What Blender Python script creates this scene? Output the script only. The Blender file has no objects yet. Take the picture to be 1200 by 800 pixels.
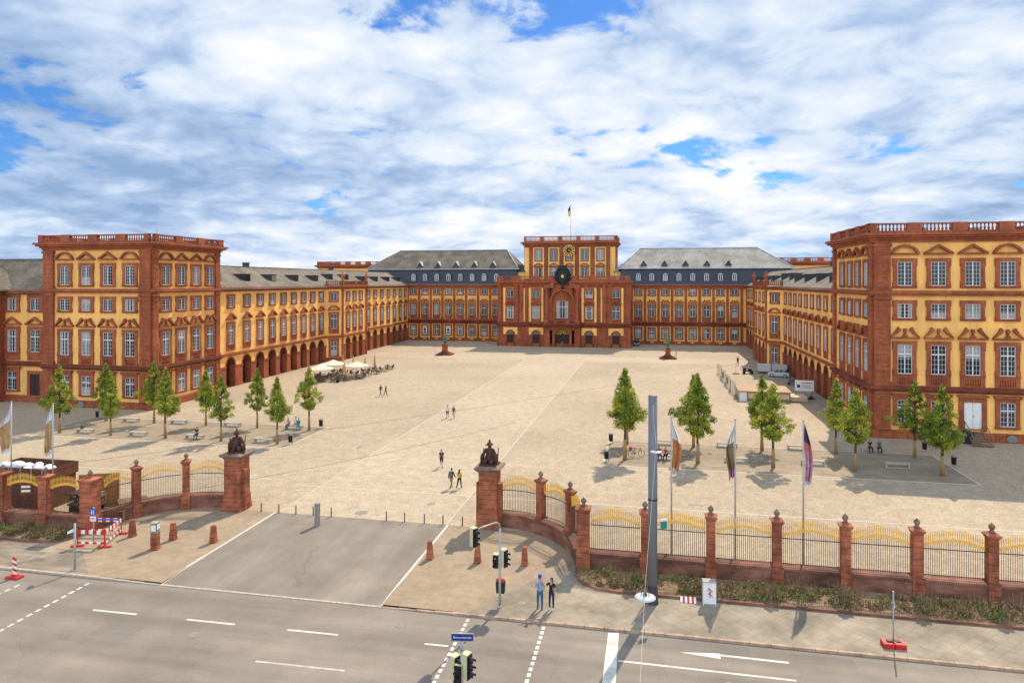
SUN_E, EXPO, SKY_S = 2.5, 1.15, .10
CL = dict(flat=.22, rot=35, scale=(1,1.0,1), off=(40.9,12.1,0), cs=1.25, ts=.62, c0=.345, c1=.43, t0=.41, t1=.51, t2=.59, t3=.73, bright=.49, tint=(.19,.36,.58,1), puff=.17, ps=3.2, rear_fill=2.7, po=.85)
import bpy, bmesh, math, random
from mathutils import Vector, Matrix
PI = math.pi
R = math.radians
random.seed(7)
SC = bpy.context.scene
COL = SC.collection

# ------------------------------------------------------------------ helpers
class MB:
    """collects shapes and links them as ONE mesh object"""
    def __init__(self):
        self.v = []; self.f = []; self.m = []; self.sm = []
    def face(self, pts, m=0, smooth=False):
        n = len(self.v)
        self.v.extend([tuple(p) for p in pts])
        self.f.append(tuple(range(n, n + len(pts)))); self.m.append(m); self.sm.append(smooth)
    def box(self, x0, x1, y0, y1, z0, z1, m=0):
        self.hexa([(x0,y0,z0),(x1,y0,z0),(x1,y1,z0),(x0,y1,z0),(x0,y0,z1),(x1,y0,z1),(x1,y1,z1),(x0,y1,z1)], m)
    def hexa(self, p, m=0):
        n = len(self.v); self.v.extend(p)
        for q in ((0,3,2,1),(4,5,6,7),(0,1,5,4),(1,2,6,5),(2,3,7,6),(3,0,4,7)):
            self.f.append(tuple(n+i for i in q)); self.m.append(m); self.sm.append(False)
    def frustum(self, cx, cy, z0, z1, a0, b0, a1, b1, m=0):
        self.hexa([(cx-a0,cy-b0,z0),(cx+a0,cy-b0,z0),(cx+a0,cy+b0,z0),(cx-a0,cy+b0,z0),
                   (cx-a1,cy-b1,z1),(cx+a1,cy-b1,z1),(cx+a1,cy+b1,z1),(cx-a1,cy+b1,z1)], m)
    def prism(self, poly, y0, y1, m=0):
        """poly: (x,z) list, counter-clockwise seen from -y; extruded from y0 (front) to y1"""
        n = len(poly)
        self.face([(x,y0,z) for x,z in poly], m)
        self.face([(x,y1,z) for x,z in reversed(poly)], m)
        for i in range(n):
            a, b = poly[i], poly[(i+1)%n]
            self.face([(a[0],y0,a[1]),(a[0],y1,a[1]),(b[0],y1,b[1]),(b[0],y0,b[1])], m)
    def slab(self, poly, z0, z1, m=0):
        """poly: (x,y) list counter-clockwise from above"""
        n = len(poly)
        self.face([(x,y,z1) for x,y in poly], m)
        self.face([(x,y,z0) for x,y in reversed(poly)], m)
        for i in range(n):
            a, b = poly[i], poly[(i+1)%n]
            self.face([(a[0],a[1],z0),(b[0],b[1],z0),(b[0],b[1],z1),(a[0],a[1],z1)], m)
    def lathe(self, cx, cy, prof, n=10, m=0, sx=1, sy=1, smooth=True):
        base = len(self.v)
        for r, z in prof:
            for i in range(n):
                a = 2*PI*i/n
                self.v.append((cx+r*sx*math.cos(a), cy+r*sy*math.sin(a), z))
        for k in range(len(prof)-1):
            for i in range(n):
                j = (i+1) % n
                self.f.append((base+k*n+i, base+k*n+j, base+(k+1)*n+j, base+(k+1)*n+i)); self.m.append(m); self.sm.append(smooth)
        self.f.append(tuple(base+i for i in reversed(range(n)))); self.m.append(m); self.sm.append(False)
        t = base+(len(prof)-1)*n
        self.f.append(tuple(t+i for i in range(n))); self.m.append(m); self.sm.append(False)
    def tube(self, pts, rad, n=6, m=0, smooth=True):
        pts = [Vector(p) for p in pts]
        if not isinstance(rad, (list, tuple)): rad = [rad]*len(pts)
        base = len(self.v); prev = None
        for i, p in enumerate(pts):
            if i == 0: d = pts[1]-p
            elif i == len(pts)-1: d = p-pts[i-1]
            else: d = (pts[i+1]-pts[i-1])
            d = d.normalized() if d.length > 1e-9 else Vector((0,0,1))
            if prev is None:
                u = d.cross(Vector((0,0,1)))
                if u.length < 1e-3: u = d.cross(Vector((1,0,0)))
            else:
                u = prev - d*prev.dot(d)
                if u.length < 1e-4: u = d.orthogonal()
            u.normalize(); prev = u; w = d.cross(u)
            for k in range(n):
                a = 2*PI*k/n
                self.v.append(tuple(p+(u*math.cos(a)+w*math.sin(a))*rad[i]))
        for i in range(len(pts)-1):
            for k in range(n):
                j = (k+1) % n
                self.f.append((base+i*n+k, base+i*n+j, base+(i+1)*n+j, base+(i+1)*n+k)); self.m.append(m); self.sm.append(smooth)
        self.f.append(tuple(base+k for k in reversed(range(n)))); self.m.append(m); self.sm.append(False)
        t = base+(len(pts)-1)*n
        self.f.append(tuple(t+k for k in range(n))); self.m.append(m); self.sm.append(False)
    def arc(self, cx, cz, r0, r1, a0, a1, y0, y1, n=10, m=0, sx=1.0):
        """ring sector in the xz plane, extruded y0..y1"""
        for i in range(n):
            a, b = a0+(a1-a0)*i/n, a0+(a1-a0)*(i+1)/n
            q = [(cx+r*math.cos(t)*sx, cz+r*math.sin(t)) for r, t in ((r0,a),(r1,a),(r1,b),(r0,b))]
            if a1 < a0: q.reverse()
            self.prism(q, y0, y1, m)
    def ball(self, c, r, m=0, n=8, k=5, sz=1.0, sx=1.0, sy=1.0):
        prof = [(max(1e-3, r*math.sin(PI*i/k)), c[2]-r*sz*math.cos(PI*i/k)) for i in range(k+1)]
        self.lathe(c[0], c[1], prof, n, m, sx, sy)
    def xf(self, M, start=0):
        for i in range(start, len(self.v)):
            self.v[i] = tuple(M @ Vector(self.v[i]))
    def mesh(self, name, mats):
        me = bpy.data.meshes.new(name)
        me.from_pydata(self.v, [], self.f)
        if not isinstance(mats, (list, tuple)): mats = [mats]
        for x in mats: me.materials.append(x)
        me.polygons.foreach_set('material_index', self.m)
        me.polygons.foreach_set('use_smooth', self.sm)
        me.update()
        return me
    def build(self, name, mats, parent=None, loc=(0,0,0), rz=0):
        return obj(name, self.mesh(name, mats), parent, loc, rz)

def obj(name, me, parent=None, loc=(0,0,0), rz=0):
    o = bpy.data.objects.new(name, me); COL.objects.link(o)
    o.location = loc; o.rotation_euler = (0,0,rz)
    if parent: o.parent = parent
    return o
def tag(o, label=None, cat=None, group=None, kind=None):
    if label: o['label'] = label
    if cat: o['category'] = cat
    if group: o['group'] = group
    if kind: o['kind'] = kind
    return o
def thing(name, label, cat, loc=(0,0,0), rz=0, group=None):
    o = bpy.data.objects.new(name, None); COL.objects.link(o)
    o.empty_display_size = .3
    o.location = loc; o.rotation_euler = (0,0,rz)
    return tag(o, label, cat, group)
KIDS = {}
def dup(root, loc, rz=0.0, label=None, group=None, scale=None):
    def cp(o, par):
        c = o.copy(); COL.objects.link(c)
        if par: c.parent = par
        for ch in o.children: cp(ch, c)
        return c
    r = cp(root, None)
    r.location = loc; r.rotation_euler = (0,0,rz)
    if scale: r.scale = scale
    if label: r['label'] = label
    if group: r['group'] = group
    return r
def structure(name, mb, m): return tag(mb.build(name, m), kind='structure')

# ------------------------------------------------------------------ materials
def mat(name, col, rough=.8, var=.12, scale=1.0, bump=0.0, var2=0.0, scale2=.08, col2=None, spec=.3, metal=0.0, courses=0.0, stretch=(1,1,1), coord='pos', coursedark=.55, streaks=0):
    """principled surface whose base colour wanders between two tones at two scales"""
    m = bpy.data.materials.new(name); m.use_nodes = True
    nt = m.node_tree; N = nt.nodes; L = nt.links; N.clear()
    out = N.new('ShaderNodeOutputMaterial'); p = N.new('ShaderNodeBsdfPrincipled')
    L.new(p.outputs[0], out.inputs[0])
    p.inputs['Roughness'].default_value = rough; p.inputs['Metallic'].default_value = metal
    p.inputs['Specular IOR Level'].default_value = spec
    if coord == 'pos':
        g = N.new('ShaderNodeNewGeometry'); src = g.outputs['Position']
    else:
        g = N.new('ShaderNodeTexCoord'); src = g.outputs['Object']
    mp = N.new('ShaderNodeMapping'); mp.inputs['Scale'].default_value = stretch; L.new(src, mp.inputs['Vector'])
    n1 = N.new('ShaderNodeTexNoise'); n1.inputs['Scale'].default_value = scale; n1.inputs['Detail'].default_value = 6; n1.inputs['Roughness'].default_value = .65
    L.new(mp.outputs[0], n1.inputs['Vector'])
    c = Vector(col[:3]); d = Vector(col2[:3]) if col2 else c*(1-var*2)
    rmp = N.new('ShaderNodeMapRange'); rmp.inputs['From Min'].default_value = .3; rmp.inputs['From Max'].default_value = .7
    L.new(n1.outputs['Fac'], rmp.inputs['Value'])
    mx = N.new('ShaderNodeMix'); mx.data_type = 'RGBA'
    hi = c*(1+var) if not col2 else c
    mx.inputs['A'].default_value = (*d, 1); mx.inputs['B'].default_value = (*hi, 1)
    L.new(rmp.outputs[0], mx.inputs['Factor'])
    cur = mx.outputs['Result']
    if var2:
        n2 = N.new('ShaderNodeTexNoise'); n2.inputs['Scale'].default_value = scale2; n2.inputs['Detail'].default_value = 4
        L.new(src, n2.inputs['Vector'])
        r2 = N.new('ShaderNodeMapRange'); r2.inputs['From Min'].default_value = .35; r2.inputs['From Max'].default_value = .65
        r2.inputs['To Min'].default_value = 1-var2; r2.inputs['To Max'].default_value = 1+var2*.5
        L.new(n2.outputs['Fac'], r2.inputs['Value'])
        mu = N.new('ShaderNodeMix'); mu.data_type = 'RGBA'; mu.blend_type = 'MULTIPLY'; mu.inputs['Factor'].default_value = 1
        L.new(cur, mu.inputs['A']); L.new(r2.outputs[0], mu.inputs['B']); cur = mu.outputs['Result']
    if streaks:      # rain runs and faded patches
        ms = N.new('ShaderNodeMapping'); ms.inputs['Scale'].default_value = (1.6,1.6,.16); L.new(src, ms.inputs['Vector'])
        ns = N.new('ShaderNodeTexNoise'); ns.inputs['Scale'].default_value = 1; ns.inputs['Detail'].default_value = 7; ns.inputs['Roughness'].default_value = .7; L.new(ms.outputs[0], ns.inputs['Vector'])
        rs = N.new('ShaderNodeMapRange'); rs.inputs['From Min'].default_value = .35; rs.inputs['From Max'].default_value = .62; rs.inputs['To Min'].default_value = 1-streaks; rs.inputs['To Max'].default_value = 1+streaks*.25; L.new(ns.outputs['Fac'], rs.inputs['Value'])
        mu = N.new('ShaderNodeMix'); mu.data_type = 'RGBA'; mu.blend_type = 'MULTIPLY'; mu.inputs['Factor'].default_value = 1
        L.new(cur, mu.inputs['A']); L.new(rs.outputs[0], mu.inputs['B']); cur = mu.outputs['Result']
    if courses:
        sx = N.new('ShaderNodeSeparateXYZ'); L.new(src, sx.inputs[0])
        dv = N.new('ShaderNodeMath'); dv.operation = 'DIVIDE'; dv.inputs[1].default_value = courses; L.new(sx.outputs['Z'], dv.inputs[0])
        fr = N.new('ShaderNodeMath'); fr.operation = 'FRACT'; L.new(dv.outputs[0], fr.inputs[0])
        lt = N.new('ShaderNodeMath'); lt.operation = 'LESS_THAN'; lt.inputs[1].default_value = .1; L.new(fr.outputs[0], lt.inputs[0])
        mu = N.new('ShaderNodeMix'); mu.data_type = 'RGBA'; mu.blend_type = 'MULTIPLY'
        L.new(lt.outputs[0], mu.inputs['Factor']); L.new(cur, mu.inputs['A']); mu.inputs['B'].default_value = (coursedark,)*3+(1,); cur = mu.outputs['Result']
    L.new(cur, p.inputs['Base Color'])
    if bump:
        b = N.new('ShaderNodeBump'); b.inputs['Strength'].default_value = bump; b.inputs['Distance'].default_value = .03
        L.new(n1.outputs['Fac'], b.inputs['Height']); L.new(b.outputs[0], p.inputs['Normal'])
    return m

M = {}
M['stucco'] = mat('yellow_stucco', (.94,.51,.145), .85, .06, .7, 0, .14, .12, streaks=.16)
M['stone'] = mat('red_sandstone', (.365,.096,.038), .8, .22, 2.4, .1, .25, .35, stretch=(.7,.7,1.6), streaks=.25, courses=.62, coursedark=.72)
M['stone_plain'] = mat('red_sandstone_trim', (.37,.10,.042), .8, .2, 2.5, .1, .22, .3, streaks=.22)
M['stone_dark'] = mat('weathered_sandstone', (.20,.048,.026), .85, .25, 1.2, .15, .3, .25)
M['pier_stone'] = mat('pink_sandstone_blocks', (.37,.112,.054), .8, .28, 1.6, .2, .3, .6, courses=.34, coursedark=.42)
M['wall_stone'] = mat('brown_sandstone_plinth', (.25,.105,.068), .85, .35, 1.3, .3, .35, .35, stretch=(.6,.6,1.5))
M['cap_stone'] = mat('grey_brown_capstone', (.235,.15,.105), .85, .3, 4, .3)
M['statue_stone'] = mat('dark_red_brown_sculpture_stone', (.085,.036,.026), .75, .4, 6, .3)
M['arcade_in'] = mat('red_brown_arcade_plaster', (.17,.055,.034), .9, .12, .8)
M['slate'] = mat('grey_brown_slate', (.18,.142,.106), .85, .3, 2.2, .15, .35, .35, stretch=(1,1,3), courses=.24, coursedark=.8)
M['slate_light'] = mat('pale_grey_slate', (.37,.325,.27), .85, .28, 2.0, .15, .25, .3, stretch=(1,1,3), courses=.3, coursedark=.82)
M['slate_edge'] = mat('lead_hip_flashing', (.42,.41,.40), .5, .1, 2)
M['slate_dark'] = mat('blue_black_slate', (.040,.044,.060), .5, .2, 2.5, .1, courses=.3, coursedark=.75)
M['white'] = mat('white_window_paint', (.62,.62,.60), .5, .04, 2)
M['lead'] = mat('grey_lead', (.18,.18,.185), .5, .15, 1)
M['wood_dark'] = mat('dark_brown_door_wood', (.045,.018,.012), .6, .2, 4, stretch=(6,6,.6))
M['wood'] = mat('raw_timber', (.27,.165,.085), .75, .25, 3, .1, stretch=(1,1,5))
M['wood_red'] = mat('red_brown_planks', (.16,.055,.025), .8, .25, 1.5, .1, courses=.28, coursedark=.45)
M['iron'] = mat('dark_iron', (.085,.052,.04), .5, .2, 5)
M['gold'] = mat('gilded_iron', (.84,.47,.065), .5, .15, 6, spec=.5)
M['steel'] = mat('galvanised_steel', (.36,.36,.35), .42, .1, 5, spec=.5, metal=.2)
M['mast'] = mat('grey_mast_paint', (.165,.165,.172), .5, .06, 1.5)
M['mast_dark'] = mat('black_mast_collar', (.035,.032,.04), .5, .1, 3)
M['bark'] = mat('brown_bark', (.10,.07,.042), .9, .3, 8, .3, stretch=(1,1,.3))
M['wrap'] = mat('tan_trunk_wrap', (.36,.215,.09), .9, .15, 9, .2)
M['conc'] = mat('pale_concrete', (.40,.355,.30), .85, .12, 3, .1)
M['conc_d'] = mat('grey_bollard_metal', (.24,.215,.185), .6, .15, 5)
M['canvas'] = mat('cream_canvas', (.68,.58,.43), .9, .08, 2)
M['canvas_tan'] = mat('tan_canvas', (.50,.32,.13), .9, .1, 2)
M['wicker'] = mat('grey_brown_wicker', (.17,.115,.085), .8, .3, 7)
M['green'] = mat('dark_green_leaves', (.03,.06,.018), .7, .4, 5)
M['red'] = mat('signal_red_plastic', (.50,.025,.02), .5, .1, 3)
M['whitep'] = mat('white_plastic', (.72,.70,.66), .5, .05, 3)
M['blue'] = mat('traffic_sign_blue', (.01,.10,.42), .4, .03, 2)
M['navy'] = mat('street_sign_blue', (.015,.03,.20), .4, .03, 2)
M['cream_paint'] = mat('cream_signal_housing', (.55,.50,.30), .5, .08, 6)
M['black'] = mat('black_plastic', (.015,.015,.018), .5, .15, 4)
M['rubber'] = mat('black_rubber', (.02,.02,.02), .8, .15, 4)
M['teal'] = mat('teal_sign', (.01,.22,.17), .5, .05, 3)
M['bronze'] = mat('green_bronze_patina', (.10,.20,.14), .6, .4, 3, .1)
M['foil'] = mat('white_sack_fabric', (.80,.79,.77), .85, .05, 4, .3)
M['crest'] = mat('black_painted_carving', (.012,.014,.012), .45, .3, 4)
M['paint'] = mat('worn_white_road_paint', (.72,.68,.60), .8, .06, 5, 0, .2, 1.5, col2=(.50,.455,.39))
M['lampgrey'] = mat('pale_grey_lamp_enamel', (.50,.49,.50), .5, .05, 3)
M['paint_old'] = mat('faded_road_paint', (.50,.44,.37), .8, .2, 2.5)

def glass_mat():
    m = bpy.data.materials.new('window_glass'); m.use_nodes = True
    N = m.node_tree.nodes; L = m.node_tree.links; p = N['Principled BSDF']
    oi = N.new('ShaderNodeObjectInfo'); cr = N.new('ShaderNodeValToRGB')
    e = cr.color_ramp.elements; cr.color_ramp.interpolation = 'CONSTANT'
    e[0].position = 0; e[0].color = (.012,.014,.016,1); e[1].position = .45; e[1].color = (.035,.038,.036,1)
    for pos, c in ((.74,(.09,.088,.078,1)),(.88,(.20,.19,.16,1))):
        x = e.new(pos); x.color = c
    L.new(oi.outputs['Random'], cr.inputs[0]); L.new(cr.outputs[0], p.inputs['Base Color'])
    p.inputs['Roughness'].default_value = .12; p.inputs['Specular IOR Level'].default_value = .45
    return m
M['glass'] = glass_mat()
M['dark'] = mat('dark_interior', (.010,.008,.008), .9, .1, 1)
M['carglass'] = mat('tinted_car_glass', (.012,.014,.017), .08, .05, 1, spec=.5)

# ------------------------------------------------------------------ camera, light, sky
cam_d = bpy.data.cameras.new('camera'); cam = bpy.data.objects.new('camera', cam_d); COL.objects.link(cam)
cam.location = (0,0,17.5); cam.rotation_euler = (PI/2, 0, R(11.5))
cam_d.sensor_width = 36; cam_d.lens = 24.0; cam_d.shift_y = -70/1200; cam_d.clip_end = 6000; cam_d.clip_start = .5
SC.camera = cam
SUN_EL, SUN_AZ = R(47), R(15)          # azimuth measured from +Y towards +X
sd = Vector((math.sin(SUN_AZ)*math.cos(SUN_EL), math.cos(SUN_AZ)*math.cos(SUN_EL), math.sin(SUN_EL)))
sl = bpy.data.lights.new('sun', 'SUN'); so = bpy.data.objects.new('sun', sl); COL.objects.link(so)
sl.energy = SUN_E; sl.angle = R(.53); sl.color = (1,.885,.70)
so.rotation_euler = (-sd).to_track_quat('-Z','Y').to_euler(); so.location = (20,120,120)
vs = SC.view_settings; vs.view_transform = 'Standard'; vs.look = 'None'; vs.exposure = EXPO; vs.gamma = 1; vs.use_curve_mapping = False

def make_world():
    w = bpy.data.worlds.new('World'); SC.world = w; w.use_nodes = True
    nt = w.node_tree; N = nt.nodes; L = nt.links; N.clear()
    out = N.new('ShaderNodeOutputWorld'); bg = N.new('ShaderNodeBackground'); L.new(bg.outputs[0], out.inputs[0])
    bg.inputs['Strength'].default_value = SKY_S
    sky = N.new('ShaderNodeTexSky'); sky.sky_type = 'NISHITA'; sky.sun_disc = False
    sky.sun_elevation = SUN_EL; sky.sun_rotation = SUN_AZ; sky.air_density = 1.0; sky.dust_density = .3; sky.ozone_density = 2.5
    tc = N.new('ShaderNodeTexCoord')
    def math_(op, a, b=None, clamp=False):
        n = N.new('ShaderNodeMath'); n.operation = op; n.use_clamp = clamp
        for i, x in enumerate((a, b)):
            if x is None: continue
            if isinstance(x, (int, float)): n.inputs[i].default_value = x
            else: L.new(x, n.inputs[i])
        return n.outputs[0]
    sp = N.new('ShaderNodeSeparateXYZ'); L.new(tc.outputs['Generated'], sp.inputs[0])
    z = math_('ADD', math_('MAXIMUM', sp.outputs['Z'], 0.0), CL['flat'])
    cb = N.new('ShaderNodeCombineXYZ')
    L.new(math_('DIVIDE', sp.outputs['X'], z), cb.inputs[0]); L.new(math_('DIVIDE', sp.outputs['Y'], z), cb.inputs[1])
    mp = N.new('ShaderNodeMapping'); mp.inputs['Rotation'].default_value = (0,0,R(CL['rot'])); mp.inputs['Scale'].default_value = CL['scale']; mp.inputs['Location'].default_value = CL['off']
    L.new(cb.outputs[0], mp.inputs['Vector'])
    def noise(scale, detail, rough, dist, vec, off=0):
        n = N.new('ShaderNodeTexNoise'); n.inputs['Scale'].default_value = scale; n.inputs['Detail'].default_value = detail
        n.inputs['Roughness'].default_value = rough; n.inputs['Distortion'].default_value = dist
        if off:
            a = N.new('ShaderNodeVectorMath'); a.operation = 'ADD'; a.inputs[1].default_value = (off, off*.7, off*.3); L.new(vec, a.inputs[0]); vec = a.outputs[0]
        L.new(vec, n.inputs['Vector']); return n.outputs['Fac']
    v = mp.outputs[0]
    cover = noise(CL['cs'], 9, .60, .25, v)
    thick = noise(CL['ts'], 7, .56, .5, v, 13.1)
    fine = noise(CL['cs']*3.1, 8, .62, .5, v, 5.3)
    def mrange(x, a, b, c=0, d=1, smooth=True):
        n = N.new('ShaderNodeMapRange'); n.interpolation_type = 'SMOOTHSTEP' if smooth else 'LINEAR'
        L.new(x, n.inputs['Value'])
        for k, q in zip(('From Min','From Max','To Min','To Max'), (a,b,c,d)): n.inputs[k].default_value = q
        return n.outputs[0]
    mixed = math_('ADD', cover, math_('MULTIPLY', math_('SUBTRACT', fine, .5), .42))
    mask = mrange(mixed, CL['c0'], CL['c1'])
    tone = math_('ADD', math_('MULTIPLY', thick, .70), math_('MULTIPLY', fine, .43))
    # billowing edges
    wn = N.new('ShaderNodeTexNoise'); wn.inputs['Scale'].default_value = 3.5; wn.inputs['Detail'].default_value = 5; L.new(v, wn.inputs['Vector'])
    wa = N.new('ShaderNodeVectorMath'); wa.operation = 'MULTIPLY_ADD'; wa.inputs[1].default_value = (.22,.22,.22); L.new(wn.outputs['Color'], wa.inputs[0]); L.new(v, wa.inputs[2])
    vo = N.new('ShaderNodeTexVoronoi'); vo.feature = 'F1'; vo.inputs['Scale'].default_value = CL['ps']; vo.inputs['Detail'].default_value = 2; vo.inputs['Roughness'].default_value = .55; L.new(wa.outputs[0], vo.inputs['Vector'])
    puff = math_('SUBTRACT', CL['po'], vo.outputs['Distance'])
    tone = math_('ADD', tone, math_('MULTIPLY', puff, CL['puff']))
    mask = mrange(math_('ADD', mixed, math_('ADD', math_('MULTIPLY', puff, CL['puff']*.6), mrange(sp.outputs['Z'], .02, .20, .10, 0))), CL['c0'], CL['c1'])
    tone = math_('ADD', tone, mrange(sp.outputs['Z'], 0, .20, .07, 0))
    # lower clouds are greyer and bluer, high thin ones whiter
    cr = N.new('ShaderNodeValToRGB'); e = cr.color_ramp.elements
    e[0].position = CL['t0']; e[0].color = (.27,.40,.62,1); e[1].position = CL['t3']; e[1].color = (.93,.935,.94,1)
    x = e.new(CL['t1']); x.color = (.43,.56,.78,1)
    x = e.new(CL['t2']); x.color = (.63,.735,.89,1)
    L.new(tone, cr.inputs[0])
    sc = N.new('ShaderNodeMix'); sc.data_type = 'RGBA'; sc.blend_type = 'MULTIPLY'; sc.inputs['Factor'].default_value = 1
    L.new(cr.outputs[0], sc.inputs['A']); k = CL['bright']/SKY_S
    # clouds behind the camera, out of view, boosted and warmed to fill the shaded facades
    rear_fill = mrange(sp.outputs['Y'], .25, -.55, k, k*CL['rear_fill'])
    ac = N.new('ShaderNodeCombineColor'); L.new(rear_fill, ac.inputs[0]); L.new(math_('MULTIPLY', rear_fill, mrange(sp.outputs['Y'], .25, -.55, 1, .97)), ac.inputs[1]); L.new(math_('MULTIPLY', rear_fill, mrange(sp.outputs['Y'], .25, -.55, 1, .90)), ac.inputs[2]); L.new(ac.outputs[0], sc.inputs['B'])
    tint = N.new('ShaderNodeMix'); tint.data_type = 'RGBA'; tint.blend_type = 'MULTIPLY'; tint.inputs['Factor'].default_value = 1
    L.new(sky.outputs[0], tint.inputs['A']); tint.inputs['B'].default_value = CL['tint']
    mx = N.new('ShaderNodeMix'); mx.data_type = 'RGBA'
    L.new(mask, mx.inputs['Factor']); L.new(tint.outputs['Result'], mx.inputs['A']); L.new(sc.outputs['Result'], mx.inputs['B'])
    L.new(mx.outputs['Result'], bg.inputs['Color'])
make_world()
# ------------------------------------------------------------------ window kit (origin: bottom centre of the opening, outward = -y)
MESH = {}
M['curtain'] = mat('pale_window_blind', (.34,.32,.28), .8, .12, 1.5)
def cached(key, fn):
    if key not in MESH: MESH[key] = fn()
    return MESH[key]
def frame_mesh(w, h, fw, ears=True, stone='stone_plain', sill=True, arched=False):
    def mk():
        b = MB(); a = w/2; o = a+fw; d = -.17
        if arched:
            b.box(-o,-a,d,0,0,h); b.box(a,o,d,0,0,h)
            b.arc(0,h,a,o,0,PI,d,0,12)
        else:
            b.box(-o,-a,d,0,0,h); b.box(a,o,d,0,0,h); b.box(-o,o,d,0,h,h+fw*.95)
            if ears:
                b.box(-o-.1,-o,d+.03,0,h*.82,h+fw*.95); b.box(o,o+.1,d+.03,0,h*.82,h+fw*.95)
                b.box(-o-.08,-o,d+.04,0,-.25,h*.16); b.box(o,o+.08,d+.04,0,-.25,h*.16)
        if sill:
            b.box(-o,o,d,0,-.26,-.10); b.box(-o-.06,o+.06,d-.10,0,-.10,0)
        return b.mesh('window', M[stone])
    return cached(('frame',w,h,fw,ears,stone,sill,arched), mk)
PR = random.Random(41)
def pane_mesh(w, h, arched=False):
    kind = PR.choice((0,0,0,0,1,2,3,4)) if not arched else 0
    def mk():
        b = MB(); a = w/2
        pts = [(-a,0),(a,0),(a,h)]
        if arched: pts += [(a*math.cos(t*PI/12), h+a*math.sin(t*PI/12)) for t in range(1,12)]
        pts.append((-a,h))
        b.prism(pts, -.032, -.005)
        if kind == 1: b.box(-a+.05,a-.05,-.0345,-.0325,h*.55,h-.05,1)                       # blind half down
        if kind == 2: b.box(-a+.05,-a*.45,-.0345,-.0325,.05,h-.05,1); b.box(a*.45,a-.05,-.0345,-.0325,.05,h-.05,1)   # curtains
        if kind == 3: b.box(-a+.05,a-.05,-.0345,-.0325,.05,h*.42,1)                         # pale lower screen
        if kind == 4: b.box(.04,a-.05,-.0345,-.0325,.05,h-.05,2)                            # one dark open leaf
        return b.mesh('pane', [M['glass'], M['curtain'], M['dark']])
    return cached(('pane',w,h,arched,kind), mk)
def sash_mesh(w, h, cols, rows, transom=0, arched=False):
    def mk():
        b = MB(); a = w/2; y0, y1 = -.085, -.036
        f = .075; c = .055; u = .014
        b.box(-a,-a+f,y0,y1,0,h); b.box(a-f,a,y0,y1,0,h); b.box(-a+f,a-f,y0,y1,0,f); b.box(-a+f,a-f,y0,y1,h-f,h)
        if arched: b.arc(0,h,a-f,a,0,PI,y0,y1,10)
        b.box(-c,c,y0-.01,y1,f,h-f)
        if transom: b.box(-a+f,a-f,y0-.012,y1,transom-.07,transom+.07)
        for s in (-1,1):
            for k in range(1, cols//2):
                x = s*(c+(a-f-c)*k/(cols//2)); b.box(x-u,x+u,y0+.02,y1,f,h-f)
        for k in range(1, rows):
            zz = h*k/rows
            b.box(-a+f,a-f,y0+.022,y1,zz-u,zz+u)
        return b.mesh('sash', M['white'])
    return cached(('sash',w,h,cols,rows,transom,arched), mk)
def pediment_mesh(kind, W, H, stone='stone_plain'):
    def mk():
        b = MB(); a = W/2; y0 = -.42; t = .26
        b.box(-a*.98,a*.98,y0+.08,0,0,t*.75)
        if kind == 'tri':
            b.prism([(-a,t*.75),(-a+.42,t*.75),(0,H-t-.06),(0,H)], y0, 0)
            b.prism([(a-.42,t*.75),(a,t*.75),(0,H),(0,H-t-.06)], y0, 0)
        elif kind == 'seg':
            r = (a*a+(H-.1)**2)/(2*(H-.1)); half = math.asin(min(1,a/r)); cz = H-r
            b.arc(0,cz,r-t,r,PI/2-half,PI/2+half,y0,0,14)
        elif kind == 'round':
            b.arc(0,t*.75,H-t-.28,H-.12,0,PI,y0,0,14,sx=a/(H-.12))
        elif kind == 'broken':
            for s in (-1,1):
                for i in range(7):
                    def at(u, o): 
                        th = PI*.5*u; ex = a*(1-.50*math.sin(th)**1.0*u**.35); return (s*(ex-o*.30*math.sin(PI*.5*u+.2)), t*.75+(H-t*.75)*(1-math.cos(th))**.62*(1 if o == 0 else .80)-o*.0)
                    u0, u1 = i/7, (i+1)/7
                    q4 = [at(u0,0),at(u1,0),at(u1,1),at(u0,1)]
                    if s > 0: q4.reverse()
                    b.prism(q4[::-1], y0, 0)
                b.ball((s*a*.47,y0+.2,H*.92), .15, 0, 7, 4)
            b.prism([(-.30,t*.75+.08),(.30,t*.75+.08),(.24,t*.75+.2),(.09,t*.75+.26),(.10,H*.60),(.18,H*.70),(.11,H*.90),(-.11,H*.90),(-.18,H*.70),(-.10,H*.60),(-.09,t*.75+.26),(-.24,t*.75+.2)], y0+.12, 0)
        elif kind == 'flat':
            b.box(-a*1.02,a*1.02,y0,0,t*.75,t*1.15)
        return b.mesh('pediment', M[stone])
    return cached(('ped',kind,W,H,stone), mk)
def apron_mesh(W, H, baluster=True, stone='stone_plain'):
    def mk():
        b = MB(); a = W/2
        b.box(-a,-a*.62,-.14,0,0,H); b.box(a*.62,a,-.14,0,0,H); b.box(-a*.62,a*.62,-.05,0,0,H)
        b.box(-a*.62,a*.62,-.13,-.051,0,H*.16); b.box(-a*.62,a*.62,-.13,-.051,H*.84,H)
        if baluster:
            for k in range(6):
                x = a*.62*(-1+(2*k+1)/6)
                b.lathe(x,-.10,[(.045,H*.17),(.10,H*.36),(.05,H*.62),(.06,H*.83)],6)
        return b.mesh('apron', M[stone])
    return cached(('apron',W,H,baluster,stone), mk)

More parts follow.
